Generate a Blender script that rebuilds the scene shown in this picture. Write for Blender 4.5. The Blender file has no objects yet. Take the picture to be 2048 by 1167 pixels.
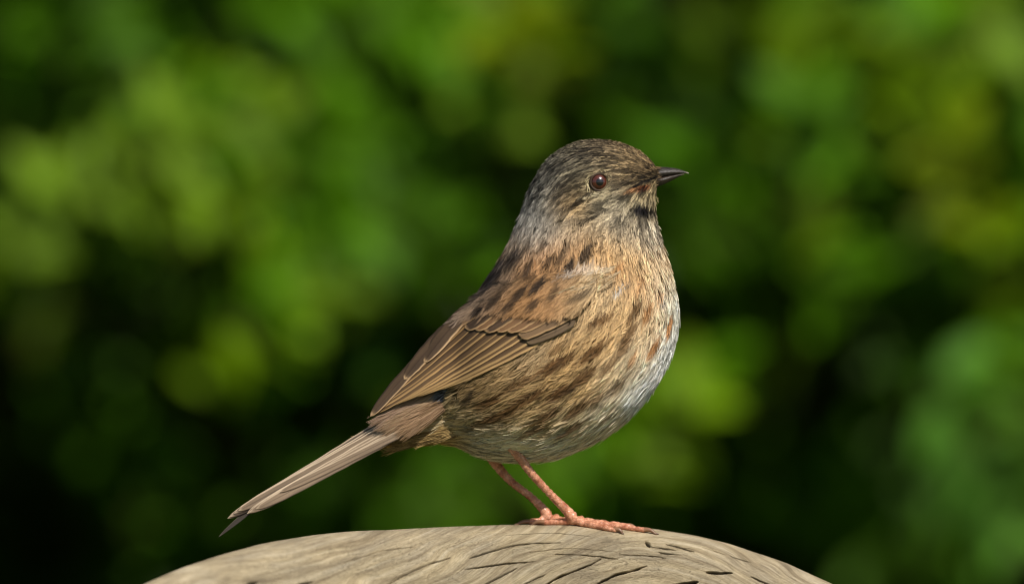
import bpy, math
import numpy as np

sc = bpy.context.scene
COL = sc.collection
rng = np.random.default_rng(11)

# ---------------------------------------------------------------- scale and frame
U = 0.000115            # one layout unit in metres (the bird is 14.5 cm long)
Z0 = 1.10               # height of the post top
DIST = 4.0              # camera to bird
CAMZ = Z0 + (1047 - 583.5) * U

# ---------------------------------------------------------------- camera, sky, sun, exposure
cd = bpy.data.cameras.new('camera'); cam = bpy.data.objects.new('camera', cd); COL.objects.link(cam)
cam.location = (0, -DIST, CAMZ); cam.rotation_euler = (math.radians(90), 0, 0)
cd.sensor_width = 36; cd.lens = 36 * DIST / (2048 * U)
cd.clip_start = 0.1; cd.clip_end = 2000
cd.dof.use_dof = True; cd.dof.focus_distance = DIST - 0.010; cd.dof.aperture_fstop = 8.2
cd.dof.aperture_blades = 0
sc.camera = cam

SUN = np.array([0.30, -0.64, 0.71]); SUN /= np.linalg.norm(SUN)
w = bpy.data.worlds.new('World'); sc.world = w; w.use_nodes = True
nt = w.node_tree; bg = nt.nodes['Background']
sky = nt.nodes.new('ShaderNodeTexSky'); sky.sky_type = 'NISHITA'; sky.sun_disc = False
sky.sun_elevation = math.asin(SUN[2]); sky.sun_rotation = math.atan2(SUN[0], SUN[1])
nt.links.new(sky.outputs[0], bg.inputs[0]); bg.inputs[1].default_value = 0.07
sd = bpy.data.lights.new('sun', 'SUN'); so = bpy.data.objects.new('sun', sd); COL.objects.link(so)
sd.energy = 4.7; sd.angle = math.radians(0.53); sd.color = (1.0, 0.945, 0.86)
from mathutils import Vector
so.rotation_euler = Vector(SUN).to_track_quat('Z', 'Y').to_euler(); so.location = (3, -3, 5)
vs = sc.view_settings; vs.view_transform = 'Standard'; vs.look = 'None'; vs.exposure = 0.0; vs.gamma = 1.0
vs.use_curve_mapping = False
cy = sc.cycles
cy.use_denoising = True; cy.use_adaptive_sampling = False
try:
    cy.denoiser = 'OPENIMAGEDENOISE'; cy.denoising_input_passes = 'RGB_ALBEDO_NORMAL'; cy.denoising_prefilter = 'ACCURATE'
except Exception: pass
cy.pixel_filter_type = 'BLACKMAN_HARRIS'; cy.filter_width = 1.15
cy.max_bounces = 6; cy.diffuse_bounces = 3; cy.glossy_bounces = 2; cy.transmission_bounces = 3
cy.caustics_reflective = False; cy.caustics_refractive = False; cy.sample_clamp_indirect = 3.0

# ---------------------------------------------------------------- helpers
def lin(c):
    c = np.asarray(c, float) / 255.0
    return np.where(c <= 0.04045, c / 12.92, ((c + 0.055) / 1.055) ** 2.4)

def tag(o, label=None, cat=None, kind=None, group=None):
    if label: o['label'] = label
    if cat: o['category'] = cat
    if kind: o['kind'] = kind
    if group: o['group'] = group
    return o

def mesh_obj(name, V, F, mat=None, parent=None, col=None, uv=None, smooth=True, loc=None):
    """V (n,3), F (m,k) array or list of arrays with equal k inside each"""
    me = bpy.data.meshes.new(name)
    Fs = F if isinstance(F, list) else [F]
    Fs = [np.asarray(f, np.int32) for f in Fs if len(f)]
    nl = sum(f.size for f in Fs); nf = sum(len(f) for f in Fs)
    me.vertices.add(len(V)); me.vertices.foreach_set('co', np.asarray(V, np.float32).ravel())
    me.loops.add(nl); me.polygons.add(nf)
    li = np.concatenate([f.ravel() for f in Fs]).astype(np.int32)
    me.loops.foreach_set('vertex_index', li)
    tot = np.concatenate([np.full(len(f), f.shape[1], np.int32) for f in Fs])
    st = np.concatenate([[0], np.cumsum(tot)[:-1]]).astype(np.int32)
    me.polygons.foreach_set('loop_start', st); me.polygons.foreach_set('loop_total', tot)
    me.polygons.foreach_set('use_smooth', np.full(nf, smooth, bool))
    if uv is not None:
        l = me.uv_layers.new(name='UVMap'); l.data.foreach_set('uv', np.asarray(uv, np.float32)[li].ravel())
    if col is not None:
        a = me.color_attributes.new('Col', 'FLOAT_COLOR', 'POINT')
        c4 = np.ones((len(V), 4), np.float32); c4[:, :3] = np.clip(col, 0, 1)
        a.data.foreach_set('color', c4.ravel())
    me.update(); me.validate()
    if mat: me.materials.append(mat)
    o = bpy.data.objects.new(name, me); COL.objects.link(o)
    if parent is not None: o.parent = parent
    if loc is not None: o.location = loc
    return o

def grid_faces(nu, nv, closed=False):
    i = np.arange(nu - 1)[:, None]; j = np.arange(nv if closed else nv - 1)[None, :]
    a = i * nv + j; b = i * nv + (j + 1) % nv
    return np.stack([a, b, b + nv, a + nv], -1).reshape(-1, 4)

def cr(P, u):
    """Catmull-Rom through rows of P at parameter u"""
    P = np.asarray(P, float); n = len(P)
    u = np.clip(u, 0, n - 1 - 1e-9); i = np.floor(u).astype(int); t = (u - i)[..., None]
    p0 = P[np.maximum(i - 1, 0)]; p1 = P[i]; p2 = P[i + 1]; p3 = P[np.minimum(i + 2, n - 1)]
    return 0.5 * (2 * p1 + (p2 - p0) * t + (2 * p0 - 5 * p1 + 4 * p2 - p3) * t ** 2 + (3 * p1 - p0 - 3 * p2 + p3) * t ** 3)

def vnoise(x, y, seed=0):
    """smooth value noise in -1..1"""
    xi = np.floor(x).astype(np.int64); yi = np.floor(y).astype(np.int64)
    fx = x - xi; fy = y - yi
    fx = fx * fx * (3 - 2 * fx); fy = fy * fy * (3 - 2 * fy)
    def h(a, b):
        n = (a * 374761393 + b * 668265263 + seed * 982451653) & 0xffffffff
        n = ((n ^ (n >> 13)) * 1274126177) & 0xffffffff
        n = n ^ (n >> 16)
        return (n & 0xffff) / 32767.5 - 1
    return (h(xi, yi) * (1 - fx) + h(xi + 1, yi) * fx) * (1 - fy) + (h(xi, yi + 1) * (1 - fx) + h(xi + 1, yi + 1) * fx) * fy

def norm(a): return a / np.maximum(np.linalg.norm(a, axis=-1, keepdims=True), 1e-12)

def tube(pts, rad, n=14):
    """closed tapered tube through pts, flattened rings in frames that follow the path"""
    pts = np.asarray(pts, float); rad = np.asarray(rad, float)
    T = norm(np.gradient(pts, axis=0))
    ref = np.array([0, 1.0, 0.13]); A = norm(np.cross(T, ref)); B = np.cross(T, A)
    th = np.linspace(0, 2 * np.pi, n, endpoint=False)
    V = pts[:, None] + rad[:, None, None] * (A[:, None] * np.cos(th)[None, :, None] + B[:, None] * np.sin(th)[None, :, None])
    V = V.reshape(-1, 3); m = len(pts)
    F = grid_faces(m, n, True)
    V = np.vstack([V, pts[0] - T[0] * rad[0] * .5, pts[-1] + T[-1] * rad[-1] * .6])
    j = np.arange(n); c0 = m * n; c1 = c0 + 1; e = (m - 1) * n
    tri = np.concatenate([np.stack([np.full(n, c0), (j + 1) % n, j], -1), np.stack([np.full(n, c1), e + j, e + (j + 1) % n], -1)])
    return V, F, tri

def dense(pts, k):
    pts = np.asarray(pts, float)
    return cr(pts, np.linspace(0, len(pts) - 1, k))

# ---------------------------------------------------------------- materials
def new_mat(name):
    m = bpy.data.materials.new(name); m.use_nodes = True
    return m, m.node_tree, m.node_tree.nodes['Principled BSDF']
def N(nt, t, **kw):
    n = nt.nodes.new(t)
    for k, v in kw.items(): setattr(n, k, v)
    return n
def ramp(nt, stops):
    r = nt.nodes.new('ShaderNodeValToRGB'); e = r.color_ramp.elements
    while len(e) < len(stops): e.new(0.5)
    for el, (p, c) in zip(e, stops): el.position = p; el.color = (*c, 1)
    return r

def mat_attr(name, rough=0.75, spec=0.2, bump=None):
    m, nt, b = new_mat(name)
    a = N(nt, 'ShaderNodeAttribute', attribute_name='Col')
    nt.links.new(a.outputs['Color'], b.inputs['Base Color'])
    b.inputs['Roughness'].default_value = rough; b.inputs['Specular IOR Level'].default_value = spec
    return m, nt, b, a

M_PLUME, _, _, _ = mat_attr('plumage', 0.7, 0.22)
M_DOWN, _, _, _ = mat_attr('down', 0.9, 0.05)

# feather vanes: colour from the feather's own pattern, fine oblique barbs as relief
M_VANE, nt, b, a = mat_attr('feather_vane', 0.55, 0.28)
uvn = N(nt, 'ShaderNodeUVMap'); sep = N(nt, 'ShaderNodeSeparateXYZ'); nt.links.new(uvn.outputs[0], sep.inputs[0])
ab = N(nt, 'ShaderNodeMath', operation='ABSOLUTE'); nt.links.new(sep.outputs[0], ab.inputs[0])
ml = N(nt, 'ShaderNodeMath', operation='MULTIPLY_ADD'); ml.inputs[1].default_value = -0.9
nt.links.new(ab.outputs[0], ml.inputs[0]); nt.links.new(sep.outputs[1], ml.inputs[2])
ng = N(nt, 'ShaderNodeTexNoise', noise_dimensions='1D'); ng.inputs['Scale'].default_value = 1.1; ng.inputs['Detail'].default_value = 2
nt.links.new(ml.outputs[0], ng.inputs['W'])
rp = ramp(nt, [(0.3, (0.62, 0.62, 0.62)), (0.7, (1.25, 1.25, 1.25))]); nt.links.new(ng.outputs[0], rp.inputs[0])
mx = N(nt, 'ShaderNodeMix', data_type='RGBA', blend_type='MULTIPLY'); mx.inputs['Factor'].default_value = 0.7
nt.links.new(a.outputs['Color'], mx.inputs['A']); nt.links.new(rp.outputs[0], mx.inputs['B']); nt.links.new(mx.outputs['Result'], b.inputs['Base Color'])
bp = N(nt, 'ShaderNodeBump'); bp.inputs['Strength'].default_value = 0.5; bp.inputs['Distance'].default_value = 0.0001
nt.links.new(ng.outputs[0], bp.inputs['Height']); nt.links.new(bp.outputs[0], b.inputs['Normal'])

# bare leg skin
M_LEG, nt, b = new_mat('leg_skin')
tc = N(nt, 'ShaderNodeTexCoord')
vo = N(nt, 'ShaderNodeTexVoronoi', feature='DISTANCE_TO_EDGE'); vo.inputs['Scale'].default_value = 1300
nt.links.new(tc.outputs['Object'], vo.inputs['Vector'])
no = N(nt, 'ShaderNodeTexNoise'); no.inputs['Scale'].default_value = 500; nt.links.new(tc.outputs['Object'], no.inputs['Vector'])
r1 = ramp(nt, [(0.3, tuple(lin((170, 104, 76)))), (0.7, tuple(lin((234, 174, 140))))]); nt.links.new(no.outputs[0], r1.inputs[0])
r2 = ramp(nt, [(0.0, (0.5, 0.36, 0.32)), (0.14, (1, 1, 1))]); nt.links.new(vo.outputs['Distance'], r2.inputs[0])
mx = N(nt, 'ShaderNodeMix', data_type='RGBA', blend_type='MULTIPLY'); mx.inputs['Factor'].default_value = 0.6
nt.links.new(r1.outputs[0], mx.inputs['A']); nt.links.new(r2.outputs[0], mx.inputs['B']); nt.links.new(mx.outputs['Result'], b.inputs['Base Color'])
b.inputs['Roughness'].default_value = 0.28; b.inputs['Specular IOR Level'].default_value = 0.5
b.inputs['Subsurface Weight'].default_value = 0.15; b.inputs['Subsurface Radius'].default_value = (1, .35, .2); b.inputs['Subsurface Scale'].default_value = 0.0006
bp = N(nt, 'ShaderNodeBump'); bp.inputs['Strength'].default_value = 0.3; bp.inputs['Distance'].default_value = 0.0002
nt.links.new(r2.outputs[0], bp.inputs['Height']); nt.links.new(bp.outputs[0], b.inputs['Normal'])

M_CLAW, nt, b, _ = mat_attr('claw_horn', 0.35, 0.5)
M_BEAK, nt, b, a = mat_attr('beak_horn', 0.42, 0.45)
tc = N(nt, 'ShaderNodeTexCoord'); no = N(nt, 'ShaderNodeTexNoise'); no.inputs['Scale'].default_value = 2500; no.inputs['Detail'].default_value = 4
nt.links.new(tc.outputs['Object'], no.inputs['Vector'])
bp = N(nt, 'ShaderNodeBump'); bp.inputs['Strength'].default_value = 0.8; bp.inputs['Distance'].default_value = 0.0002
nt.links.new(no.outputs[0], bp.inputs['Height']); nt.links.new(bp.outputs[0], b.inputs['Normal'])
M_EYE, nt, b, _ = mat_attr('eye', 0.25, 0.5)
b.inputs['Coat Weight'].default_value = 1.0; b.inputs['Coat Roughness'].default_value = 0.03
M_LID, nt, b, _ = mat_attr('eyelid', 0.6, 0.3)

# weathered wood
M_WOOD, nt, b = new_mat('weathered_wood')
uvn = N(nt, 'ShaderNodeUVMap')
def grain(sx, sy, detail, rough=0.6, dist=0.3):
    mp = N(nt, 'ShaderNodeMapping'); mp.inputs['Scale'].default_value = (sx, sy, 1)
    nt.links.new(uvn.outputs[0], mp.inputs[0])
    n = N(nt, 'ShaderNodeTexNoise'); n.inputs['Scale'].default_value = 1; n.inputs['Detail'].default_value = detail
    n.inputs['Roughness'].default_value = rough; n.inputs['Distortion'].default_value = dist
    nt.links.new(mp.outputs[0], n.inputs['Vector']); return n
g1 = grain(1.6, 14, 4); g2 = grain(9, 150, 3, .7, .1); g3 = grain(2.2, 4.0, 3); g4 = grain(60, 420, 2, .6, 0)
c1 = ramp(nt, [(0.28, tuple(lin((142, 129, 106)))), (0.5, tuple(lin((186, 173, 146)))), (0.72, tuple(lin((214, 203, 178))))])
nt.links.new(g1.outputs[0], c1.inputs[0])
c2 = ramp(nt, [(0.36, (0.38, 0.35, 0.31)), (0.50, (1, 1, 1)), (0.75, (1.12, 1.12, 1.12))]); nt.links.new(g2.outputs[0], c2.inputs[0])
c3 = ramp(nt, [(0.35, (0.80, 0.79, 0.80)), (0.62, (1.08, 1.05, 1.0))]); nt.links.new(g3.outputs[0], c3.inputs[0])
c4 = ramp(nt, [(0.3, (0.72, 0.71, 0.7)), (0.6, (1.05, 1.05, 1.05))]); nt.links.new(g4.outputs[0], c4.inputs[0])
def mul(A, B, f):
    m = N(nt, 'ShaderNodeMix', data_type='RGBA', blend_type='MULTIPLY'); m.inputs['Factor'].default_value = f
    nt.links.new(A, m.inputs['A']); nt.links.new(B, m.inputs['B']); return m.outputs['Result']
o1 = mul(mul(mul(c1.outputs[0], c2.outputs[0], .5), c3.outputs[0], 1.0), c4.outputs[0], .6)
ga = N(nt, 'ShaderNodeAttribute', attribute_name='Col'); o1 = mul(o1, ga.outputs['Color'], 1.0)
nt.links.new(o1, b.inputs['Base Color'])
b.inputs['Roughness'].default_value = 0.85; b.inputs['Specular IOR Level'].default_value = 0.2
b1 = N(nt, 'ShaderNodeBump'); b1.inputs['Strength'].default_value = 0.8; b1.inputs['Distance'].default_value = 0.0005
nt.links.new(g2.outputs[0], b1.inputs['Height'])
b2 = N(nt, 'ShaderNodeBump'); b2.inputs['Strength'].default_value = 0.6; b2.inputs['Distance'].default_value = 0.0002
nt.links.new(g4.outputs[0], b2.inputs['Height']); nt.links.new(b1.outputs[0], b2.inputs['Normal']); nt.links.new(b2.outputs[0], b.inputs['Normal'])

# leaves
def leaf_mat(name, rough, trans):
    m, nt, b, a = mat_attr(name, rough, 0.10)
    tr = N(nt, 'ShaderNodeBsdfTranslucent'); ms = N(nt, 'ShaderNodeMixShader'); ms.inputs[0].default_value = trans
    hs = N(nt, 'ShaderNodeMix', data_type='RGBA', blend_type='MULTIPLY'); hs.inputs['Factor'].default_value = 1
    hs.inputs['B'].default_value = (1.25, 1.15, 0.35, 1)
    nt.links.new(a.outputs['Color'], hs.inputs['A']); nt.links.new(hs.outputs['Result'], tr.inputs[0])
    out = nt.nodes['Material Output']
    nt.links.new(b.outputs[0], ms.inputs[1]); nt.links.new(tr.outputs[0], ms.inputs[2]); nt.links.new(ms.outputs[0], out.inputs[0])
    return m
M_LEAF = leaf_mat('leaf', 0.5, 0.30)
M_STEM, nt, b, _ = mat_attr('stem_bark', 0.8, 0.2)

M_GROUND, nt, b = new_mat('lawn_soil')
tc = N(nt, 'ShaderNodeTexCoord'); no = N(nt, 'ShaderNodeTexNoise'); no.inputs['Scale'].default_value = 6; no.inputs['Detail'].default_value = 8
nt.links.new(tc.outputs['Object'], no.inputs['Vector'])
r = ramp(nt, [(0.35, (0.020, 0.032, 0.008)), (0.55, (0.04, 0.075, 0.014)), (0.7, (0.07, 0.075, 0.03))]); nt.links.new(no.outputs[0], r.inputs[0])
nt.links.new(r.outputs[0], b.inputs['Base Color']); b.inputs['Roughness'].default_value = 0.9

# ================================================================ GROUND
gx = np.concatenate([-np.geomspace(600, 2, 14), np.linspace(-1.8, 1.8, 13), np.geomspace(2, 600, 14)])
X, Y = np.meshgrid(gx, gx, indexing='ij')
Zg = 0.02 * vnoise(X * 0.7, Y * 0.7, 5) * np.exp(-(np.hypot(X, Y) / 60) ** 2) - 0.02
tag(mesh_obj('ground', np.stack([X, Y, Zg], -1).reshape(-1, 3), grid_faces(len(gx), len(gx)), M_GROUND), kind='structure')

# ================================================================ POST (weathered wood, rounded top)
OUT = np.array([(-420, 1900), (-80, 1440), (120, 1262), (280, 1167), (360, 1132), (440, 1106), (521, 1084), (616, 1068), (689, 1060.5), (836, 1054), (1000, 1049.5), (1133, 1047.5),
                (1230, 1050.5), (1316, 1058), (1389, 1069.6), (1463, 1088), (1521, 1107), (1572, 1124.5), (1612, 1143), (1664, 1166), (1800, 1240), (1960, 1370), (2200, 1700)], float)
_k = np.exp(-np.linspace(-2, 2, 41) ** 2); _k /= _k.sum()
_px = np.arange(-400, 2181, 2.0); _py = np.interp(_px, OUT[:, 0], OUT[:, 1])
_py = np.convolve(np.pad(_py, 20, mode='edge'), _k, 'valid')
def ridge_y(px): return np.interp(px, [-400, 280, 700, 1024, 1300, 1660, 2180], [-70, -50, -18, 5, 4, -2, -10])   # mm
def wood_drop(q):      # mm below the ridge; q mm from it, steep in front, gentle behind
    f = np.minimum(q, 0); k = np.maximum(q, 0)
    return f ** 2 / 300 + 1.06e-7 * f ** 6 + k ** 2 / 300 + 2.0e-5 * k ** 3
def wood_py(px, ymm):
    return np.interp(px, _px, _py) + wood_drop(ymm - ridge_y(px)) / (U * 1000)
xs = np.unique(np.concatenate([np.arange(-400, 240, 16), np.arange(240, 900, 3.5), np.arange(900, 1580, 2.0), np.arange(1580, 1700, 3.0), np.arange(1700, 2181, 16)]))
qs = np.unique(np.round(np.concatenate([-np.linspace(27.5, 23, 14), -np.linspace(23, 12, 230), np.arange(-12, 4, 0.25), np.arange(4, 30, 1.0), np.arange(30, 96, 3.0)]), 3))
PX, QM = np.meshgrid(xs, qs, indexing='ij')
YM = QM + ridge_y(PX)
PY = wood_py(PX, YM)
ys = qs
# round the plan corners of the post
# grain coordinates: arcs that fan out as the carved surface cuts the growth rings
front = YM < ridge_y(PX)
sgn = np.where(front, 1, -1)
PYg = np.where(front, PY, 2 * np.interp(PX, _px, _py) - PY)
Xw = 450 * np.tanh((PX - 1286) / 450)
wob = 10 * vnoise(PX / 180, PYg / 60, 2) + 4 * vnoise(PX / 60, PYg / 25, 3)
G = np.hypot(Xw, 1411 - PYg) + wob
ALONG = PX / 250.0
gr = G / 100.0
relief = 1.0 * vnoise(ALONG * 1.5, gr * 9, 7) + 0.8 * vnoise(ALONG * 4, gr * 28, 8) + 0.35 * vnoise(ALONG * 9, gr * 75, 9)
relief += 1.5 * vnoise(ALONG * .8, gr * 3, 17)
crk = np.zeros_like(PX)
CR = [([(940, 1113), (985, 1098), (1040, 1086), (1120, 1083)], 2.2, 4), ([(930, 1135), (1000, 1125), (1070, 1120)], 1.8, 3.5),
      ([(965, 1167), (1000, 1150), (1035, 1132)], 1.8, 3), ([(1085, 1170), (1120, 1150), (1165, 1132), (1200, 1116)], 2.6, 6),
      ([(1185, 1170), (1225, 1148), (1262, 1138), (1292, 1128)], 2.8, 7), ([(1110, 1106), (1170, 1107), (1235, 1115)], 1.6, 3.5),
      ([(1240, 1106), (1290, 1108), (1330, 1112)], 1.4, 3), ([(1290, 1080), (1298, 1090)], 5, 6), ([(1298, 1090), (1330, 1094), (1350, 1098)], 2.0, 4),
      ([(1332, 1085), (1358, 1092), (1386, 1100)], 3.0, 7), ([(1315, 1101), (1360, 1107)], 1.8, 4), ([(1412, 1141), (1462, 1143)], 3.6, 8),
      ([(1345, 1168), (1392, 1160)], 6, 9), ([(1500, 1150), (1540, 1166)], 2.5, 4), ([(1460, 1110), (1500, 1122)], 1.5, 3),
      ([(500, 1160), (520, 1156)], 4, 4), ([(600, 1163), (628, 1155)], 4, 4), ([(770, 1166), (840, 1130), (900, 1112)], 2.2, 3), ([(690, 1120), (760, 1098), (830, 1088)], 1.8, 2),
      ([(1045, 1166), (1090, 1146)], 1.3, 3), ([(1400, 1090), (1450, 1106)], 1.2, 2.5), ([(1060, 1102), (1140, 1094), (1230, 1100)], 1.0, 2.0), ([(1010, 1068), (1100, 1064), (1180, 1070)], 1.3, 2.2)]
for pts, wd, dp in CR:
    pts = dense(pts, 24)
    d2 = np.full(PX.shape, 1e9); tt = np.zeros(PX.shape)
    box = (PX > pts[:, 0].min() - 30) & (PX < pts[:, 0].max() + 30) & front
    bx, by = PX[box], PY[box] + 1.6 * vnoise(bx / 9, np.zeros_like(bx), 31) if False else PY[box]
    jit = 0.8 * vnoise(bx / 16, bx * 0, 31)
    dd = np.full(bx.shape, 1e9); tb = np.zeros(bx.shape)
    for k in range(len(pts) - 1):
        a, e = pts[k], pts[k + 1]; ab = e - a
        t = np.clip(((bx - a[0]) * ab[0] + (by + jit - a[1]) * ab[1]) / (ab @ ab), 0, 1)
        ds = np.hypot(bx - a[0] - t * ab[0], by + jit - a[1] - t * ab[1])
        m = ds < dd; dd = np.where(m, ds, dd); tb = np.where(m, (k + t) / (len(pts) - 1), tb)
    wloc = wd * (0.35 + 0.65 * np.sin(np.pi * np.clip(tb, 0.02, .98)) ** .6) * (1 + .3 * vnoise(bx / 14, bx * 0, 5))
    crk[box] = np.maximum(crk[box], 2.6 * dp * np.clip(1.25 - dd / (wloc * 0.68), 0, 1) ** .8)
fade = np.clip((PX - 240) / 80, 0, 1) * np.clip((1740 - PX) / 60, 0, 1)
sl = (wood_drop(QM + .01) - wood_drop(QM - .01)) / .02
nyv, nzv = sl / np.hypot(1, sl), 1 / np.hypot(1, sl)
hgt = (relief * 0.42 * np.clip((QM + 27) / 2, 0, 1) - crk) * U
Vp = np.stack([(PX - 1024) * U, YM * 0.001 + nyv * hgt, (1047 - PY) * U + nzv * hgt], -1)
UVp = np.stack([ALONG, gr], -1)
nx, ny = len(xs), len(ys)
V = Vp.reshape(-1, 3); uvp = UVp.reshape(-1, 2); F = [grid_faces(nx, ny)[:, ::-1][:, [3, 2, 1, 0]]]
idx = np.arange(nx * ny).reshape(nx, ny)
ring = np.concatenate([idx[:-1, 0], idx[-1, :-1], idx[:0:-1, -1], idx[0, :0:-1]])
ctr = V[ring].mean(0)
prev = ring; rings = []
for k, (zl, gw) in enumerate([(-0.20, 1.03), (-0.5, 1.02), (-0.9, 1.03), (-1.13, 1.05)]):
    rv = V[ring].copy(); rv[:, :2] = ctr[:2] + (rv[:, :2] - ctr[:2]) * gw
    th = np.arange(len(ring)) * 0.3
    rv[:, 2] = zl; base = len(V); V = np.vstack([V, rv])
    uvp = np.vstack([uvp, np.stack([np.full(len(ring), zl * 6), np.cumsum(np.r_[0, np.linalg.norm(np.diff(rv[:, :2], axis=0), axis=1)]) * 60], -1)])
    cur = base + np.arange(len(ring)); n1 = np.roll(np.arange(len(ring)), -1)
    F.append(np.stack([prev, prev[n1], cur[n1], cur], -1)[:, ::-1]); prev = cur
crack_shade = np.ones((len(V), 3)); crack_shade[:nx * ny] = (1 - .8 * np.clip(crk.ravel() / 8, 0, 1))[:, None] * [1, .97, .92]  # crack interiors darkened: shade painted into the wood colour
post = mesh_obj('wooden_post', V, F, M_WOOD, uv=uvp, col=crack_shade, loc=(0, 0, Z0))
tag(post, 'weathered pale grey-brown wooden post with cracked, rounded top that the bird stands on', 'post')

# ================================================================ BIRD
BX = 1140.0
def L(P):   # (px, py, depth) -> bird-local metres
    P = np.asarray(P, float)
    return np.stack([(P[..., 0] - BX) * U, P[..., 2] * U, (1047 - P[..., 1]) * U], -1)
bird = bpy.data.objects.new('songbird', None); COL.objects.link(bird)
bird.location = ((BX - 1024) * U, 0, Z0); bird.empty_display_size = 0.02
tag(bird, 'small streaky brown songbird with grey neck and pink legs perched on the wooden post', 'bird')

ST = np.array([
 (748, 874, 746, 888, 5), (790, 846, 795, 890, 22), (832, 812, 850, 883, 36), (862, 770, 905, 881, 60), (893, 712, 975, 908, 112),
 (925, 652, 1075, 914, 152), (955, 605, 1172, 884, 168), (982, 563, 1250, 830, 172), (1006, 523, 1316, 748, 164), (1026, 484, 1349, 656, 147),
 (1043, 446, 1342, 572, 124), (1055, 411, 1317, 492, 106), (1068, 377, 1305, 440, 98), (1087, 340, 1304, 408, 97), (1115, 310, 1306, 386, 94),
 (1160, 288, 1309, 372, 85), (1221, 286, 1312, 362, 69), (1270, 301, 1314, 355, 46), (1297, 320, 1315, 350, 27), (1310, 334, 1316, 347, 10)], float)
NU = len(ST) - 1
def surf(u, v):
    s = cr(ST, u)
    T, B, hw = s[..., 0:2], s[..., 2:4], s[..., 4]
    C = (T + B) / 2; A = (T - B) / 2
    c = np.cos(v); sn = np.sin(v)
    xy = C + A * c[..., None]
    d = -hw * np.sign(sn) * np.abs(sn) ** 0.9 * (1 - 0.10 * c * (1 - np.abs(c)))
    return np.concatenate([xy, d[..., None]], -1)
def frame(u, v):
    e = 1e-3
    Pu = (surf(np.minimum(u + e, NU), v) - surf(np.maximum(u - e, 0), v)) / (2 * e)
    Pv = (surf(u, v + e) - surf(u, v - e)) / (2 * e)
    n = norm(np.cross(Pv, Pu))
    s = cr(ST, u); C = np.concatenate([(s[..., 0:2] + s[..., 2:4]) / 2, 0 * s[..., :1]], -1)
    fl = np.sign(np.sum(n * (surf(u, v) - C), -1, keepdims=True)); fl[fl == 0] = 1
    return Pu, Pv, n * fl

# near-side depth map of the body in layout space
GU, GV = np.meshgrid(np.linspace(0, NU, 900), np.linspace(0.01, np.pi - 0.01, 420), indexing='ij')
PS = surf(GU, GV).reshape(-1, 3)
gx0, gy0, gs = 660, 240, 4; gw, gh = 190, 175
DM = np.full((gw, gh), np.inf)
np.minimum.at(DM, (np.clip(((PS[:, 0] - gx0) / gs).astype(int), 0, gw - 1), np.clip(((PS[:, 1] - gy0) / gs).astype(int), 0, gh - 1)), PS[:, 2])
def sample(grid, px, py):
    fx = np.clip((px - gx0) / gs - .5, 0, gw - 1.001); fy = np.clip((py - gy0) / gs - .5, 0, gh - 1.001)
    i = fx.astype(int); j = fy.astype(int); a = fx - i; b_ = fy - j
    return (grid[i, j] * (1 - a) + grid[i + 1, j] * a) * (1 - b_) + (grid[i, j + 1] * (1 - a) + grid[i + 1, j + 1] * a) * b_
body_d = np.where(np.isfinite(DM), DM, 0.0)
# wing depth
gxx, gyy = np.meshgrid(gx0 + (np.arange(gw) + .5) * gs, gy0 + (np.arange(gh) + .5) * gs, indexing='ij')
ax = np.array([-304., 142.]); al = np.linalg.norm(ax); ax /= al; pn = np.array([-ax[1], ax[0]])  # along wing, pn points up-left
if pn[1] > 0: pn = -pn
tw = ((gxx - 1045) * ax[0] + (gyy - 688) * ax[1]) / al; qw = (gxx - 1045) * pn[0] + (gyy - 688) * pn[1]
plane = -148 + 92 * tw + 0.75 * np.maximum(qw, 0)
WD = np.minimum(body_d - 9, np.clip(plane, -175, 20))
WD = np.where(tw < -0.25, np.minimum(body_d - 8, -20), WD)
for _ in range(14):
    p = np.pad(WD, 1, mode='edge'); WD = (p[:-2, 1:-1] + p[2:, 1:-1] + p[1:-1, :-2] + p[1:-1, 2:] + 2 * WD) / 6
def wing_d(px, py): return sample(WD, px, py)

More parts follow.
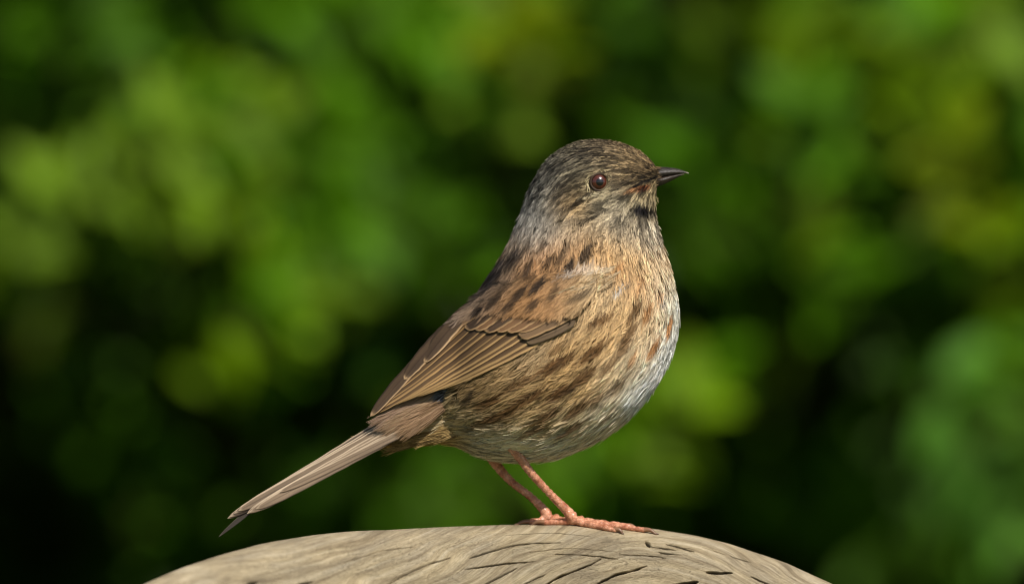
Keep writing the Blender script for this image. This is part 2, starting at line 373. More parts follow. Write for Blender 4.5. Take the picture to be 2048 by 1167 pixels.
# ---------------- plumage colours (albedo) over the profile
CP = [ # px, py, r, g, b
 (1300, 325, 150, 122, 82), (1275, 305, 158, 132, 92), (1240, 290, 138, 116, 84), (1195, 288, 118, 102, 78), (1150, 296, 108, 98, 76), (1110, 322, 102, 96, 80), (1085, 350, 104, 100, 90),
 (1240, 325, 150, 126, 86), (1200, 330, 128, 112, 84), (1150, 340, 118, 110, 92), (1110, 365, 124, 120, 110), (1250, 355, 104, 86, 58), (1280, 345, 110, 88, 58),
 (1070, 395, 116, 116, 110), (1058, 430, 130, 128, 122), (1050, 460, 142, 138, 130), (1090, 395, 120, 114, 100), (1140, 380, 122, 104, 72), (1165, 372, 132, 114, 80), (1125, 410, 138, 106, 60), (1150, 425, 150, 116, 66),
 (1110, 440, 150, 138, 116), (1090, 460, 158, 152, 142), (1150, 455, 158, 142, 116), (1195, 395, 158, 144, 112), (1210, 415, 160, 148, 122), (1190, 440, 148, 130, 102), (1240, 420, 166, 154, 130), (1225, 450, 172, 158, 134),
 (1265, 372, 124, 100, 70), (1280, 400, 190, 172, 128), (1305, 400, 172, 152, 108), (1285, 420, 172, 156, 122), (1270, 440, 170, 156, 132), (1300, 460, 188, 172, 148), (1318, 480, 196, 180, 156),
 (1260, 475, 178, 156, 122), (1200, 475, 172, 146, 108), (1130, 475, 160, 140, 112), (1060, 485, 148, 132, 112), (1020, 500, 120, 108, 94),
 (1210, 505, 184, 142, 86), (1160, 500, 176, 128, 74), (1110, 505, 168, 124, 78), (1060, 530, 164, 118, 72), (1010, 530, 128, 104, 78), (985, 555, 104, 90, 76), (960, 580, 100, 90, 84), (935, 610, 122, 104, 88),
 (1270, 520, 192, 154, 100), (1320, 530, 204, 174, 132), (1335, 580, 212, 188, 156), (1355, 620, 224, 210, 192), (1355, 690, 226, 214, 200), (1300, 590, 198, 158, 106), (1250, 560, 186, 144, 92), (1310, 640, 206, 174, 128), (1335, 730, 226, 214, 200),
 (1290, 690, 204, 174, 130), (1310, 780, 226, 220, 214), (1270, 740, 208, 186, 150), (1240, 640, 190, 152, 98), (1215, 600, 190, 160, 116), (1180, 560, 196, 170, 132), (1170, 590, 178, 150, 106),
 (1200, 690, 186, 150, 98), (1150, 650, 172, 142, 98), (1150, 720, 176, 140, 88), (1220, 760, 198, 170, 126), (1270, 810, 220, 212, 200), (1220, 820, 206, 186, 152), (1160, 790, 180, 146, 94), (1100, 770, 166, 132, 82), (1060, 720, 170, 142, 102), (1020, 760, 156, 126, 82),
 (1040, 810, 158, 128, 80), (980, 800, 142, 114, 72), (940, 810, 136, 108, 68), (930, 850, 150, 126, 84), (990, 850, 162, 134, 88), (1080, 850, 176, 148, 102), (1140, 850, 190, 164, 120), (1190, 860, 218, 204, 178), (1120, 900, 228, 216, 192), (1050, 890, 206, 188, 154), (1050, 915, 226, 216, 194), (980, 890, 216, 208, 184), (940, 880, 182, 172, 138),
 (900, 850, 196, 176, 128), (880, 870, 170, 140, 78), (830, 875, 166, 138, 70), (790, 885, 176, 148, 66), (860, 835, 176, 148, 106),
 (1090, 570, 158, 116, 72), (1040, 600, 154, 112, 68), (1120, 570, 164, 126, 84), (990, 600, 146, 108, 70), (950, 640, 134, 104, 74), (1100, 620, 160, 118, 74), (1140, 600, 164, 128, 88), (900, 650, 110, 94, 82)]
CP = np.array(CP, float); CPc = lin(CP[:, 2:])
_b = np.clip((CP[:, 0] - 1120) / 170, 0, 1) * np.clip((CP[:, 1] - 430) / 60, 0, 1)
CPc = CPc * (1.22 + .16 * _b)[:, None]; _l = CPc.mean(1, keepdims=True); CPc = CPc + (_l * [1.10, 1.0, .86] - CPc) * (.09 + .08 * _b)[:, None]
CPc = np.clip(CPc, 0, .86)
DK = lin((44, 34, 26)); BR = lin((106, 76, 44)); RU = lin((176, 122, 70)); BL = lin((38, 33, 32))
OR = lin((140, 94, 58))
STK = [(1302, 352, 46, 22, (-.9, .35), DK, .6), (1105, 588, 40, 11, (-.6, .8), DK, .7), (1062, 612, 40, 11, (-.7, .7), DK, .7), (1012, 618, 40, 11, (-.75, .65), DK, .7), (1118, 520, 34, 11, (-.5, .85), DK, .7), (1055, 538, 36, 11, (-.55, .83), DK, .7), (1264, 381, 40, 11, (-.92, .4), OR, .8), (1286, 378, 30, 12, (-.92, .4), lin((120, 62, 32)), .9), (1285, 366, 74, 5, (-.92, .42), BL, .95), (1268, 364, 40, 7, (-.9, .3), DK, .5), (1284, 426, 42, 20, (-.97, -.2), BL, 1.0), (1306, 428, 20, 14, (-.3, .95), DK, .8), (1228, 372, 20, 26, (-.2, 1), DK, .5), (1295, 334, 30, 6, (-.85, .5), DK, .6),
 (1180, 392, 50, 5, (-.95, .3), lin((216, 200, 164)), .7), (1150, 345, 70, 5, (-.97, .2), lin((176, 164, 132)), .6), (1215, 342, 60, 5, (-.95, -.3), lin((190, 170, 130)), .6),
 (1135, 540, 44, 15, (-.45, .9), DK, .95), (1170, 512, 46, 15, (-.4, .9), DK, .9), (1072, 574, 46, 13, (-.6, .8), DK, .95), (1036, 590, 46, 13, (-.7, .7), DK, .9), (1092, 530, 34, 11, (-.5, .85), DK, .8),
 (1023, 522, 50, 17, (-.55, .83), BL, .85), (987, 548, 66, 18, (-.55, .83), BL, .9), (966, 572, 56, 14, (-.6, .8), BL, .8), (985, 604, 44, 11, (-.7, .7), DK, .85), (951, 626, 40, 11, (-.7, .7), DK, .85), (1085, 494, 32, 10, (-.6, .8), DK, .6), (1131, 497, 28, 9, (-.5, .85), DK, .6), (1048, 555, 30, 9, (-.6, .8), DK, .7), (940, 600, 40, 10, (-.6, .8), BL, .6), (1050, 500, 36, 9, (-.6, .8), DK, .5), (1200, 498, 24, 8, (-.3, .9), BR, .5), (1005, 575, 36, 9, (-.6, .8), DK, .6), (975, 640, 40, 10, (-.75, .65), DK, .7), (1060, 560, 30, 9, (-.6, .8), DK, .6), (1110, 560, 30, 9, (-.5, .85), DK, .6), (1150, 560, 24, 8, (-.5, .85), BR, .6),
 (1234, 543, 40, 12, (-.6, .8), RU, .7), (1157, 594, 56, 11, (-.9, .4), DK, .7), (1196, 645, 70, 15, (-.85, .5), BR, .8), (1268, 625, 64, 11, (-.5, .85), BR, .75), (1255, 668, 64, 13, (-.6, .8), BR, .75), (1183, 707, 90, 16, (-.8, .58), BR, .85), (1113, 728, 90, 17, (-.85, .5), BR, .85),
 (1244, 698, 54, 12, (-.6, .8), BR, .7), (1306, 700, 56, 11, (-.5, .88), RU, .8), (1337, 660, 50, 9, (-.2, 1), RU, .8), (1293, 632, 60, 12, (-.4, .9), RU, .7), (1280, 575, 40, 10, (-.4, .9), RU, .55), (1320, 600, 36, 8, (-.3, .95), RU, .5), (1111, 700, 50, 11, (-.85, .5), BR, .6), (1089, 742, 80, 15, (-.85, .5), BR, .8), (1166, 754, 70, 16, (-.8, .6), BR, .8), (1117, 786, 80, 16, (-.85, .5), BR, .85), (1051, 797, 90, 16, (-.88, .45), BR, .85), (1002, 830, 90, 14, (-.9, .4), BR, .8), (1084, 836, 80, 14, (-.88, .45), BR, .75), (1152, 819, 70, 13, (-.8, .6), BR, .75), (974, 806, 60, 13, (-.85, .5), BR, .8), (1139, 860, 80, 9, (-.85, .5), BR, .7), (1056, 865, 70, 11, (-.9, .4), BR, .65), (936, 796, 50, 12, (-.6, .8), DK, .7), (1215, 735, 56, 12, (-.7, .7), BR, .7), (1232, 775, 50, 10, (-.7, .7), BR, .6), (1262, 722, 40, 9, (-.5, .85), RU, .6), (1030, 770, 70, 13, (-.88, .45), BR, .7), (1190, 800, 50, 10, (-.75, .65), BR, .6), (960, 845, 60, 10, (-.85, .5), BR, .6), (1210, 838, 40, 7, (-.75, .65), BR, .5),
 (1150, 408, 70, 8, (-.95, .3), DK, .6), (1110, 425, 44, 6, (-.9, .4), DK, .5), (1165, 443, 60, 6, (-.95, .3), DK, .65), (1160, 390, 50, 6, (-.97, .2), DK, .5), (1225, 350, 26, 8, (-.6, -.8), DK, .5), (1150, 345, 80, 7, (-.95, .3), DK, .4), (1200, 310, 90, 6, (-.97, -.05), DK, .45), (1140, 315, 90, 6, (-.85, .5), DK, .5), (1120, 340, 60, 6, (-.8, .6), DK, .45), (1170, 300, 80, 5, (-.97, .2), DK, .5), (1208, 352, 60, 5, (-.97, -.2), DK, .5), (1240, 398, 40, 5, (-.9, .4), DK, .4), (1290, 350, 40, 6, (-.9, .4), DK, .6),
 (1240, 583, 40, 8, (-.8, .55), lin((170, 178, 184)), .6), (1256, 572, 16, 7, (-.8, .55), BL, .7), (1328, 612, 20, 8, (-.2, 1), lin((120, 118, 124)), .6), (1150, 545, 80, 8, (-.9, .35), lin((205, 185, 165)), .7), (1190, 545, 60, 7, (-.95, .2), lin((215, 198, 176)), .7)]
def albedo(px, py):
    w_ = np.exp(-((px[:, None] - CP[None, :, 0]) ** 2 + (py[:, None] - CP[None, :, 1]) ** 2) / (2 * 24.0 ** 2)) + 1e-9
    w_ += 0.02 / (1 + ((px[:, None] - CP[None, :, 0]) ** 2 + (py[:, None] - CP[None, :, 1]) ** 2) / 200.)
    c = (w_ @ CPc) / w_.sum(1, keepdims=True)
    for sx, sy, ln, wd, dr, colr, st in STK:
        if sx < 1200 and 480 < sy < 610: wd = wd * 1.35
        elif sy > 590: wd = wd * 1.25; ln = ln * .85; st = min(1, st * 1.15)
        dr = np.array(dr, float); dr /= np.hypot(*dr)
        a = (px - sx) * dr[0] + (py - sy) * dr[1]; b_ = -(px - sx) * dr[1] + (py - sy) * dr[0]
        # the mark narrows to its upper end, like the centre of a feather
        m = st * np.clip(1.35 - np.sqrt((a / (ln * .5)) ** 2 + (b_ / (wd * .5)) ** 2), 0, .6) / .6
        c = c * (1 - m[:, None]) + colr * m[:, None]
    return c

# ---------------- body: one continuous surface with bare legs and toes
bu, bv = np.meshgrid(np.linspace(0, NU, 150), np.linspace(0, 2 * np.pi, 72, endpoint=False), indexing='ij')
VB = surf(bu, bv).reshape(-1, 3)
parts = [(VB, [grid_faces(150, 72, True)])]
j = np.arange(72); VBn = len(VB)
VB2 = np.vstack([VB, VB[:72].mean(0), VB[-72:].mean(0)])
parts = [(VB2, [grid_faces(150, 72, True), np.stack([np.full(72, VBn), (j + 1) % 72, j], -1), np.stack([np.full(72, VBn + 1), 149 * 72 + j, 149 * 72 + (j + 1) % 72], -1)])]
LEGSEG = []
claws = []
def toe(pts, r0, r1, claw_len, claw_drop):
    """pts: (px, depth); the toe lies on the wood"""
    p = dense(np.array(pts, float), 40); t = np.linspace(0, 1, 40)
    pads = 1 + 0.10 * np.sin(t * np.pi * 2 * 3.2 + .6)
    r = (r0 + (r1 - r0) * t) * pads
    r = r * np.sqrt(np.clip(1 - ((t - .86) / .16).clip(0, 1) ** 2, .12, 1))
    py = wood_py(p[:, 0], p[:, 1] * U * 1000) - np.maximum(r, r1 * .8) * 0.86
    py[:8] += np.linspace(-5, 0, 8)
    P3 = np.stack([p[:, 0], py, p[:, 1]], -1)
    V_, F_, T_ = tube(P3, r, 16); parts.append((V_, [F_, T_])); LEGSEG.append((P3, r))
    d = norm(P3[-1] - P3[-6])
    k = np.linspace(0, 1, 14)
    Cp = P3[-1] - d * 7 + d * claw_len * np.sin(k * 1.35)[:, None] * .95
    Cp[:, 1] += -7.0 * np.sin(k * np.pi * .8) + claw_drop * k ** 2.2
    lim = wood_py(Cp[:, 0], Cp[:, 2] * U * 1000) - 1
    Cp[:, 1] = np.minimum(Cp[:, 1], lim)
    claws.append((Cp, 4.8 * (1 - k) ** .7 + .4))
def leg(P, R):
    P = np.array(P, float); k = 70
    Pd = dense(P, k); Rd = cr(np.array(R, float)[:, None], np.linspace(0, len(R) - 1, k))[:, 0]
    V_, F_, T_ = tube(Pd, Rd, 20); parts.append((V_, [F_, T_])); LEGSEG.append((Pd, Rd))
def fy(px, d): return float(wood_py(np.array(px), np.array(d * U * 1000)))
NF, FF = (1152, -28), (1101, 30)
leg([(985, 835, -70), (1012, 872, -80), (1034, 905, -80), (1062, 944, -62), (1100, 986, -42), (1130, 1016, -31), (1150, fy(*NF) - 13, -28), (1166, fy(1166, -30) - 9, -30)], [26, 16, 10.5, 8.6, 8.0, 9.6, 12, 8])
leg([(950, 860, 60), (972, 895, 56), (994, 930, 46), (1022, 962, 38), (1058, 990, 33), (1083, 1014, 30), (1100, fy(*FF) - 13, 30), (1116, fy(1116, 30) - 8, 30)], [24, 15, 10.5, 8.4, 7.8, 9.2, 11.5, 8])
toe([(1156, -29), (1200, -45), (1248, -60), (1292, -72)], 8.4, 6.0, 36, 26)
toe([(1154, -32), (1182, -55), (1210, -74), (1234, -84)], 7.8, 5.6, 24, 20)
toe([(1156, -26), (1195, -30), (1230, -38), (1258, -44)], 7.8, 5.6, 26, 18)
toe([(1148, -26), (1130, -20), (1108, -14), (1086, -10)], 8.2, 6.0, 36, 14)
toe([(1106, 30), (1140, 26), (1176, 14), (1204, 4)], 9.0, 6.5, 26, 12)
toe([(1106, 32), (1138, 40), (1168, 44), (1192, 46)], 7.8, 5.6, 26, 18)
toe([(1102, 27), (1122, 10), (1140, -2), (1152, -8)], 8.0, 6.0, 20, 12)
toe([(1098, 30), (1084, 26), (1068, 22), (1056, 20)], 8.4, 6.2, 40, 12)

off = 0; VV = []; FF4 = []; FF3 = []
for v_, fs in parts:
    VV.append(v_)
    for f in fs: (FF4 if f.shape[1] == 4 else FF3).append(f + off)
    off += len(v_)
tmp = mesh_obj('tmp_body', np.vstack(VV) * [1, 1, 1], [np.vstack(FF4), np.vstack(FF3)])
md = tmp.modifiers.new('r', 'REMESH'); md.mode = 'VOXEL'; md.voxel_size = 2.7; md.use_smooth_shade = True
dg = bpy.context.evaluated_depsgraph_get(); ev = tmp.evaluated_get(dg); me = bpy.data.meshes.new_from_object(ev)
nvx = len(me.vertices); co = np.empty(nvx * 3, np.float32); me.vertices.foreach_get('co', co); co = co.reshape(-1, 3).astype(float)
nf = len(me.polygons); li = np.empty(len(me.loops), np.int32); me.loops.foreach_get('vertex_index', li); quads = li.reshape(-1, 4)
# light smoothing
edges = np.concatenate([quads[:, [0, 1]], quads[:, [1, 2]], quads[:, [2, 3]], quads[:, [3, 0]]])
deg = np.bincount(edges.ravel(), minlength=nvx)[:, None]
for _ in range(3):
    acc = np.zeros_like(co)
    for c in range(3):
        acc[:, c] = np.bincount(edges[:, 0], co[edges[:, 1], c], nvx) + np.bincount(edges[:, 1], co[edges[:, 0], c], nvx)
    co = 0.5 * co + 0.5 * acc / deg
# which surface is bare leg: close to a leg axis, below the feather edge
isleg = np.zeros(nvx, bool)
cand = np.where(co[:, 1] > 880)[0]
for P3, r in LEGSEG:
    d = np.linalg.norm(co[cand][:, None] - P3[None], axis=-1); k = d.argmin(1)
    hit = (d[np.arange(len(cand)), k] < r[k] * 1.5)
    isleg[cand[hit]] = True
    # scutes: shallow rings along the leg and toes
    arc = np.r_[0, np.cumsum(np.linalg.norm(np.diff(P3, axis=0), axis=1))][k]
    ringy = np.abs(np.sin(arc / 8.0 * np.pi / 1.4)) ** .5
    dirn = co[cand] - P3[k]; dirn /= np.maximum(np.linalg.norm(dirn, axis=1, keepdims=True), 1e-6)
    co[cand[hit]] += (dirn * ((ringy - .7) * 1.5)[:, None])[hit]
colb = albedo(co[:, 0], co[:, 1]) * 0.42
o = mesh_obj('body', L(co), quads, M_DOWN, bird, col=colb)
o.data.materials.append(M_LEG)
fl = isleg[quads].sum(1) >= 2
o.data.polygons.foreach_set('material_index', fl.astype(np.int32)); o.data.update()
bpy.data.objects.remove(tmp); bpy.data.meshes.remove(me)

for Cp, r in claws:
    V_, F_, T_ = tube(Cp, r, 10)
    c = np.repeat(np.linspace(0, 1, len(r)), 10); c = np.r_[c, 0, 1][:, None]
    mesh_obj('claw', L(V_), [F_, T_], M_CLAW, bird, col=lin((150, 108, 80)) * (1 - c) + lin((84, 66, 52)) * c)

# ---------------- plumage strands
EYE = np.array([1197., 365.]); ER = 18.5
def in_poly(px, py, poly):
    poly = np.asarray(poly, float); ins = np.zeros(px.shape, bool); n = len(poly); jx = n - 1
    for i in range(n):
        xi, yi = poly[i]; xj, yj = poly[jx]
        c = ((yi > py) != (yj > py)) & (px < (xj - xi) * (py - yi) / (yj - yi + 1e-12) + xi)
        ins ^= c; jx = i
    return ins
WINGPOLY = [(1120, 650), (1052, 690), (974, 731), (919, 761), (843, 783), (741, 832), (800, 740), (880, 645), (925, 640), (1010, 650), (1050, 640)]

def ribbons(P, nrm, width, col, roll):
    """P (n,k,3) strand points, nrm (n,3), width (n,k), col (n,k,3) -> mesh arrays"""
    n, k, _ = P.shape
    T = norm(np.gradient(P, axis=1))
    S_ = norm(np.cross(T, nrm[:, None]))
    cr_, sr_ = np.cos(roll)[:, None, None], np.sin(roll)[:, None, None]
    S_ = S_ * cr_ + nrm[:, None] * sr_
    A = P + S_ * width[..., None] * .5; B = P - S_ * width[..., None] * .5
    V_ = np.stack([A, B], 2).reshape(-1, 3)
    C_ = np.repeat(col[:, :, None], 2, 2).reshape(-1, 3)
    base = (np.arange(n) * (2 * k))[:, None]; s = np.arange(k - 1)[None, :] * 2
    a = base + s
    F_ = np.stack([a, a + 1, a + 3, a + 2], -1).reshape(-1, 4)
    return V_, F_, C_

def feathers_on(u, v, Lf, wr, nb, h0, lift, gain=1.0, wid=1.7, rot=None, seed=1):
    """contour feathers rooted at (u,v): each a fan of barbs that follows the body surface; returns strand arrays"""
    r = np.random.default_rng(seed); n = len(u)
    Pu, Pv, nr = frame(u, v)
    lu = np.maximum(np.linalg.norm(Pu, axis=1), 8); lv = np.maximum(np.linalg.norm(Pv, axis=1), 5)
    ang = r.normal(0, 0.13, n) + (rot if rot is not None else 0)
    hdm = np.clip((u - 10.5) / 1.5, 0, 1)
    fj = r.normal(1, 0.07 + .08 * hdm, n)                       # feather tone
    fj = np.where(r.random(n) < .03 + .12 * hdm, fj * .55, fj)
    hh = h0 * (0.3 + 1.1 * r.random(n))
    s0 = r.random((n, nb)) ** 1.05 * 0.82
    sg = np.where(r.random((n, nb)) < .5, -1, 1)
    lb = Lf[:, None] * (0.22 + 0.19 * r.random((n, nb)))
    t = np.linspace(0, 1, 4)[None, None, :]
    al = s0[..., None] * Lf[:, None, None] + lb[..., None] * t * (0.9 + 0.1 * t)
    W_ = (Lf * wr)[:, None, None] * np.sqrt(np.clip(1.08 - s0[..., None], 0, 1)) * (0.35 + .75 * r.random((n, nb, 1)))
    la = sg[..., None] * W_ * (1 - (1 - t) ** 1.7) + r.normal(0, 0.5, (n, nb, 1))
    la = la + r.normal(0, 1.0, (n, nb, 1)) * t ** 2 * Lf[:, None, None] * 0.02
    ca, sa = np.cos(ang)[:, None, None], np.sin(ang)[:, None, None]
    al, la = al * ca - la * sa, al * sa + la * ca
    uu = u[:, None, None] - al / lu[:, None, None]; vv = v[:, None, None] + la / lv[:, None, None]
    over = np.minimum(uu, 0) * lu[:, None, None]
    P = surf(np.clip(uu, 0, NU), vv)
    P[..., 0] += over; P[..., 1] += -over * 0.1
    frac = np.clip(al / Lf[:, None, None], 0, 1.3)
    h = hh[:, None, None] + lift * (1 + 1.3 * hdm)[:, None, None] * Lf[:, None, None] * 0.06 * frac ** 1.6 * (0.4 + 1.2 * r.random((n, nb, 1))) - 0.10 * np.abs(la) 
    nn = np.broadcast_to(nr[:, None, None], P.shape)
    P = P + nn * h[..., None]
    P = P.reshape(n * nb, 4, 3)
    mid = P[:, 2]
    c = albedo(mid[:, 0], mid[:, 1])
    tone = (np.repeat(fj, nb) * r.normal(1, 0.11, n * nb))[:, None]
    # the shaft side of each feather is duller than its fringe
    edge = np.clip(np.abs(la[..., -1]) / np.maximum(Lf[:, None] * wr, 1e-6), 0, 1).reshape(-1, 1)
    c = c * np.clip(tone, .45, 1.6) * (0.82 + 0.28 * edge) * gain
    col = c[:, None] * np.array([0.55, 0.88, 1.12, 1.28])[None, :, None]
    wd = wid * (0.75 + 0.5 * r.random((n * nb, 1))) * np.array([1.0, 1.0, .75, .28])[None]
    return P, np.repeat(nr, nb, 0), wd, np.clip(col, 0, .95), r.normal(0, 0.45, n * nb)

FLOW = np.array([(1300, 325, -.8, -.6), (1250, 300, -.9, -.3), (1200, 290, -1, 0), (1130, 310, -.85, .5), (1085, 350, -.6, .8), (1060, 400, -.45, .9), (1045, 450, -.45, .9), (1250, 340, -1, -.1), (1280, 345, -1, -.2), (1200, 335, -1, .05),
 (1150, 350, -.95, .3), (1100, 390, -.75, .65), (1230, 390, -.97, .25), (1180, 405, -.95, .3), (1130, 420, -.9, .45), (1270, 385, -.8, .6), (1290, 420, -.3, .95), (1310, 430, .1, 1), (1240, 430, -.7, .7), (1180, 450, -.8, .6), (1100, 460, -.6, .8), (1320, 480, .2, 1), (1260, 470, -.4, .9)])
def flow_rot(u, v):
    P = surf(u, v); Pu, Pv, n = frame(u, v)
    w_ = np.exp(-((P[:, 0:1] - FLOW[None, :, 0]) ** 2 + (P[:, 1:2] - FLOW[None, :, 1]) ** 2) / (2 * 30. ** 2)) + 1e-12
    D = w_ @ FLOW[:, 2:] / w_.sum(1, keepdims=True); D = np.concatenate([D, 0 * D[:, :1]], 1)
    D -= n * np.sum(n * D, 1, keepdims=True)
    f = -norm(Pu); lt = norm(Pv); lt = norm(lt - f * np.sum(f * lt, 1, keepdims=True))
    return np.arctan2(np.sum(D * lt, 1), np.sum(D * f, 1)) * np.clip((u - 10.3) / 1.2, 0, 1) * np.clip(np.abs(P[:, 2]) / 25, 0, 1)
# sample roots by area
Lstat = [42, 55, 66, 74, 80, 84, 84, 80, 72, 62, 50, 40, 33, 28, 24, 21, 17, 13, 10, 7]
uu, vv = np.meshgrid(np.linspace(0.02, NU - .02, 400), np.linspace(0, 2 * np.pi, 260, endpoint=False), indexing='ij')
Pu, Pv, _n = frame(uu.ravel(), vv.ravel())
area = np.linalg.norm(np.cross(Pu, Pv), axis=1) * (NU / 400) * (2 * np.pi / 260)
Lg = np.interp(uu.ravel(), np.arange(NU + 1), Lstat)
Lw = np.where(uu.ravel() < 9, Lg * 0.82, Lg)
pd = area / (0.033 * Lw ** 2)
pd = pd * np.where(surf(uu.ravel(), vv.ravel())[:, 2] > 35, .5, 1.0)        # the averted side needs fewer
npd = int(pd.sum()); ids = rng.choice(len(pd), npd, p=pd / pd.sum())
ru = np.clip(uu.ravel()[ids] + rng.uniform(-.5, .5, npd) * NU / 400, 0.02, NU - .02); rv = vv.ravel()[ids] + rng.uniform(-.5, .5, npd) * 2 * np.pi / 260
RL = np.interp(ru, np.arange(NU + 1), Lstat) * rng.normal(1, .12, npd)
RP = surf(ru, rv)
keep = (np.hypot(RP[:, 0] - EYE[0], RP[:, 1] - EYE[1]) > ER + 2) | (np.abs(RP[:, 2]) < 30)
# no contour feathers where the folded wing lies, nor in the open gap beside the tail base
inw = in_poly(RP[:, 0], RP[:, 1], WINGPOLY) & (np.abs(RP[:, 2]) > 12)
keep &= ~inw
gap = in_poly(RP[:, 0], RP[:, 1], [(885, 778), (915, 772), (922, 812), (898, 822), (880, 800)])
keep &= ~gap
ru, rv, RL, RP = ru[keep], rv[keep], RL[keep], RP[keep]
# two v-sides: longer, looser barbs low on the breast and belly
h0 = np.interp(ru, [0, 3, 6, 9, 11, 14, 17, 19], [3, 4, 6, 6, 5, 3.5, 2.2, 1.2])
out = []
rotn = 0.22 * vnoise(RP[:, 0] / 55, RP[:, 1] / 45, 4) * np.where(ru < 11, 1, .5) + flow_rot(ru, rv)
P, nr, wd, co_, roll = feathers_on(ru, rv, RL, 0.17, 24, h0, 1.0, rot=rotn, wid=1.7, seed=3)
mid = P[:, 2]; tip = P[:, 3]
bad = (np.abs(mid[:, 2]) > 30) & ((np.hypot(mid[:, 0] - EYE[0], mid[:, 1] - EYE[1]) < ER) | (np.hypot(tip[:, 0] - EYE[0], tip[:, 1] - EYE[1]) < ER - 1))
bad |= in_poly(tip[:, 0], tip[:, 1], WINGPOLY[:9]) & (np.abs(tip[:, 2]) > 12) & in_poly(mid[:, 0], mid[:, 1], WINGPOLY)
bad |= in_poly(tip[:, 0], tip[:, 1], [(890, 782), (912, 778), (915, 806), (897, 812)])
# thin the narrow strands near the beak
g = ~bad
hd = np.repeat(ru, 24)[g] > 11.5
wdg = wd[g].copy(); wdg[hd] *= 0.78
# neighbouring barbs lie together in narrow tracts: tone by the nearest tract, feather-edge shadow painted between tracts
mid = P[g][:, 2]; nc = 4200
ci = rng.choice(len(ru), min(nc, len(ru)), replace=False, p=(1 / RL) / (1 / RL).sum())
Cc_ = surf(ru[ci], rv[ci]); Pu_, Pv_, n_c = frame(ru[ci], rv[ci]); f_ = -norm(Pu_); l_ = norm(np.cross(n_c, f_)); l_ *= np.sign(np.sum(l_ * Pv_, 1, keepdims=True))
fd = f_ * np.cos(rotn[ci])[:, None] + l_ * np.sin(rotn[ci])[:, None]
hm = np.clip((ru[ci] - 10.3) / 1.2, 0, 1)
q_ = rng.random(len(ci)); thd = np.where(q_ < .38, .36, np.where(q_ < .70, .95, 1.6)); ct = hm * thd + (1 - hm) * rng.normal(1.04, .11, len(ci))
tone_ = np.empty(len(mid)); bord = np.empty(len(mid))
c0 = np.array([1100., 600., 0.]); Cn = (Cc_ - c0).astype(np.float32); Fn = fd.astype(np.float32); cf = np.sum(Cn * Fn, 1); c2 = np.sum(Cn ** 2, 1)
def tracts(sel, cs):
  order = np.where(sel)[0]; Cn_, Fn_, cf_, c2_, ct_ = Cn[cs], Fn[cs], cf[cs], c2[cs], ct[cs]
  for k in range(0, len(order), 6000):
    ix = order[k:k + 6000]; m_ = (mid[ix] - c0).astype(np.float32)
    al_ = m_ @ Fn_.T - cf_; al_ *= al_; al_ *= -.94
    al_ += (m_ ** 2).sum(1)[:, None] + c2_; al_ -= 2 * (m_ @ Cn_.T); ar = np.arange(len(m_))
    i1 = al_.argmin(1); d1 = np.sqrt(np.maximum(al_[ar, i1], 0)); al_[ar, i1] = 1e9; d2 = np.sqrt(np.maximum(al_.min(1), 0))
    tone_[ix] = ct_[i1]; bord[ix] = np.clip((d2 - d1) / 3.0, 0, 1)
for sg_ in (-1, 1):
  for lo_, hi_ in ((-1e9, 480), (480, 660), (660, 1e9)):
    tracts((mid[:, 2] * sg_ >= 0) & (mid[:, 1] >= lo_) & (mid[:, 1] < hi_), (Cc_[:, 2] * sg_ >= -15) & (Cc_[:, 1] > lo_ - 40) & (Cc_[:, 1] < hi_ + 40))
for k in range(0):
    m_ = (mid[k:k + 8000] - c0).astype(np.float32)
    al_ = m_ @ Fn.T - cf; D2 = (m_ ** 2).sum(1)[:, None] - 2 * m_ @ Cn.T + c2 - .93 * al_ ** 2
    i1 = D2.argmin(1); ar = np.arange(len(m_)); d1 = np.sqrt(np.maximum(D2[ar, i1], 0)); D2[ar, i1] = 1e9; d2 = np.sqrt(np.maximum(D2.min(1), 0))
    tone_[k:k + 8000] = ct[i1]; bord[k:k + 8000] = np.clip((d2 - d1) / 3.0, 0, 1)
hb = hd.astype(float)
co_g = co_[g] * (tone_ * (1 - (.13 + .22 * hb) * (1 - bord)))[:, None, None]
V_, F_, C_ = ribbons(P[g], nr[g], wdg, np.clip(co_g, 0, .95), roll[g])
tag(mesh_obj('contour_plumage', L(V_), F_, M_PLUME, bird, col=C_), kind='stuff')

# pale ring of tiny feathers round each eye
th = np.linspace(0, 2 * np.pi, 90, endpoint=False)
eye_d = float(sample(DM, np.array([EYE[0]]), np.array([EYE[1]]))[0])
for sd_ in (1, -1):
    k = np.concatenate([th + rng.normal(0, .05, 90), th + rng.normal(0, .05, 90)])
    lowr = np.sin(k) * .5 + .5
    r0 = ER + 1.0 + rng.uniform(0, 5, 180); ln = rng.uniform(3, 6, 180)
    pts = []
    for q in np.linspace(0, 1, 4):
        rr = r0 + ln * q
        ex = EYE[0] + np.cos(k - .35 * q) * rr; ey = EYE[1] + np.sin(k - .35 * q) * rr * .98
        pts.append(np.stack([ex, ey, sample(np.where(np.isfinite(DM), DM, eye_d), ex, ey) - 3.2 - q * 1.0], -1))
    P = np.stack(pts, 1); P[..., 2] *= sd_
    c = np.where((rng.random(180) < .25 + .3 * lowr)[:, None], lin((198, 182, 140)), lin((78, 64, 44))) * rng.normal(1, .15, (180, 1))
    nr_ = np.tile([[0.1, 0, -1.0 * sd_]], (180, 1))
    V_, F_, C_ = ribbons(P, norm(nr_), np.full((180, 4), 1.25) * [1, 1, .8, .4], np.repeat(c[:, None], 4, 1), rng.normal(0, .3, 180))
    tag(mesh_obj('eye_ring_plumage', L(V_), F_, M_PLUME, bird, col=np.clip(C_, 0, 1)), kind='stuff')

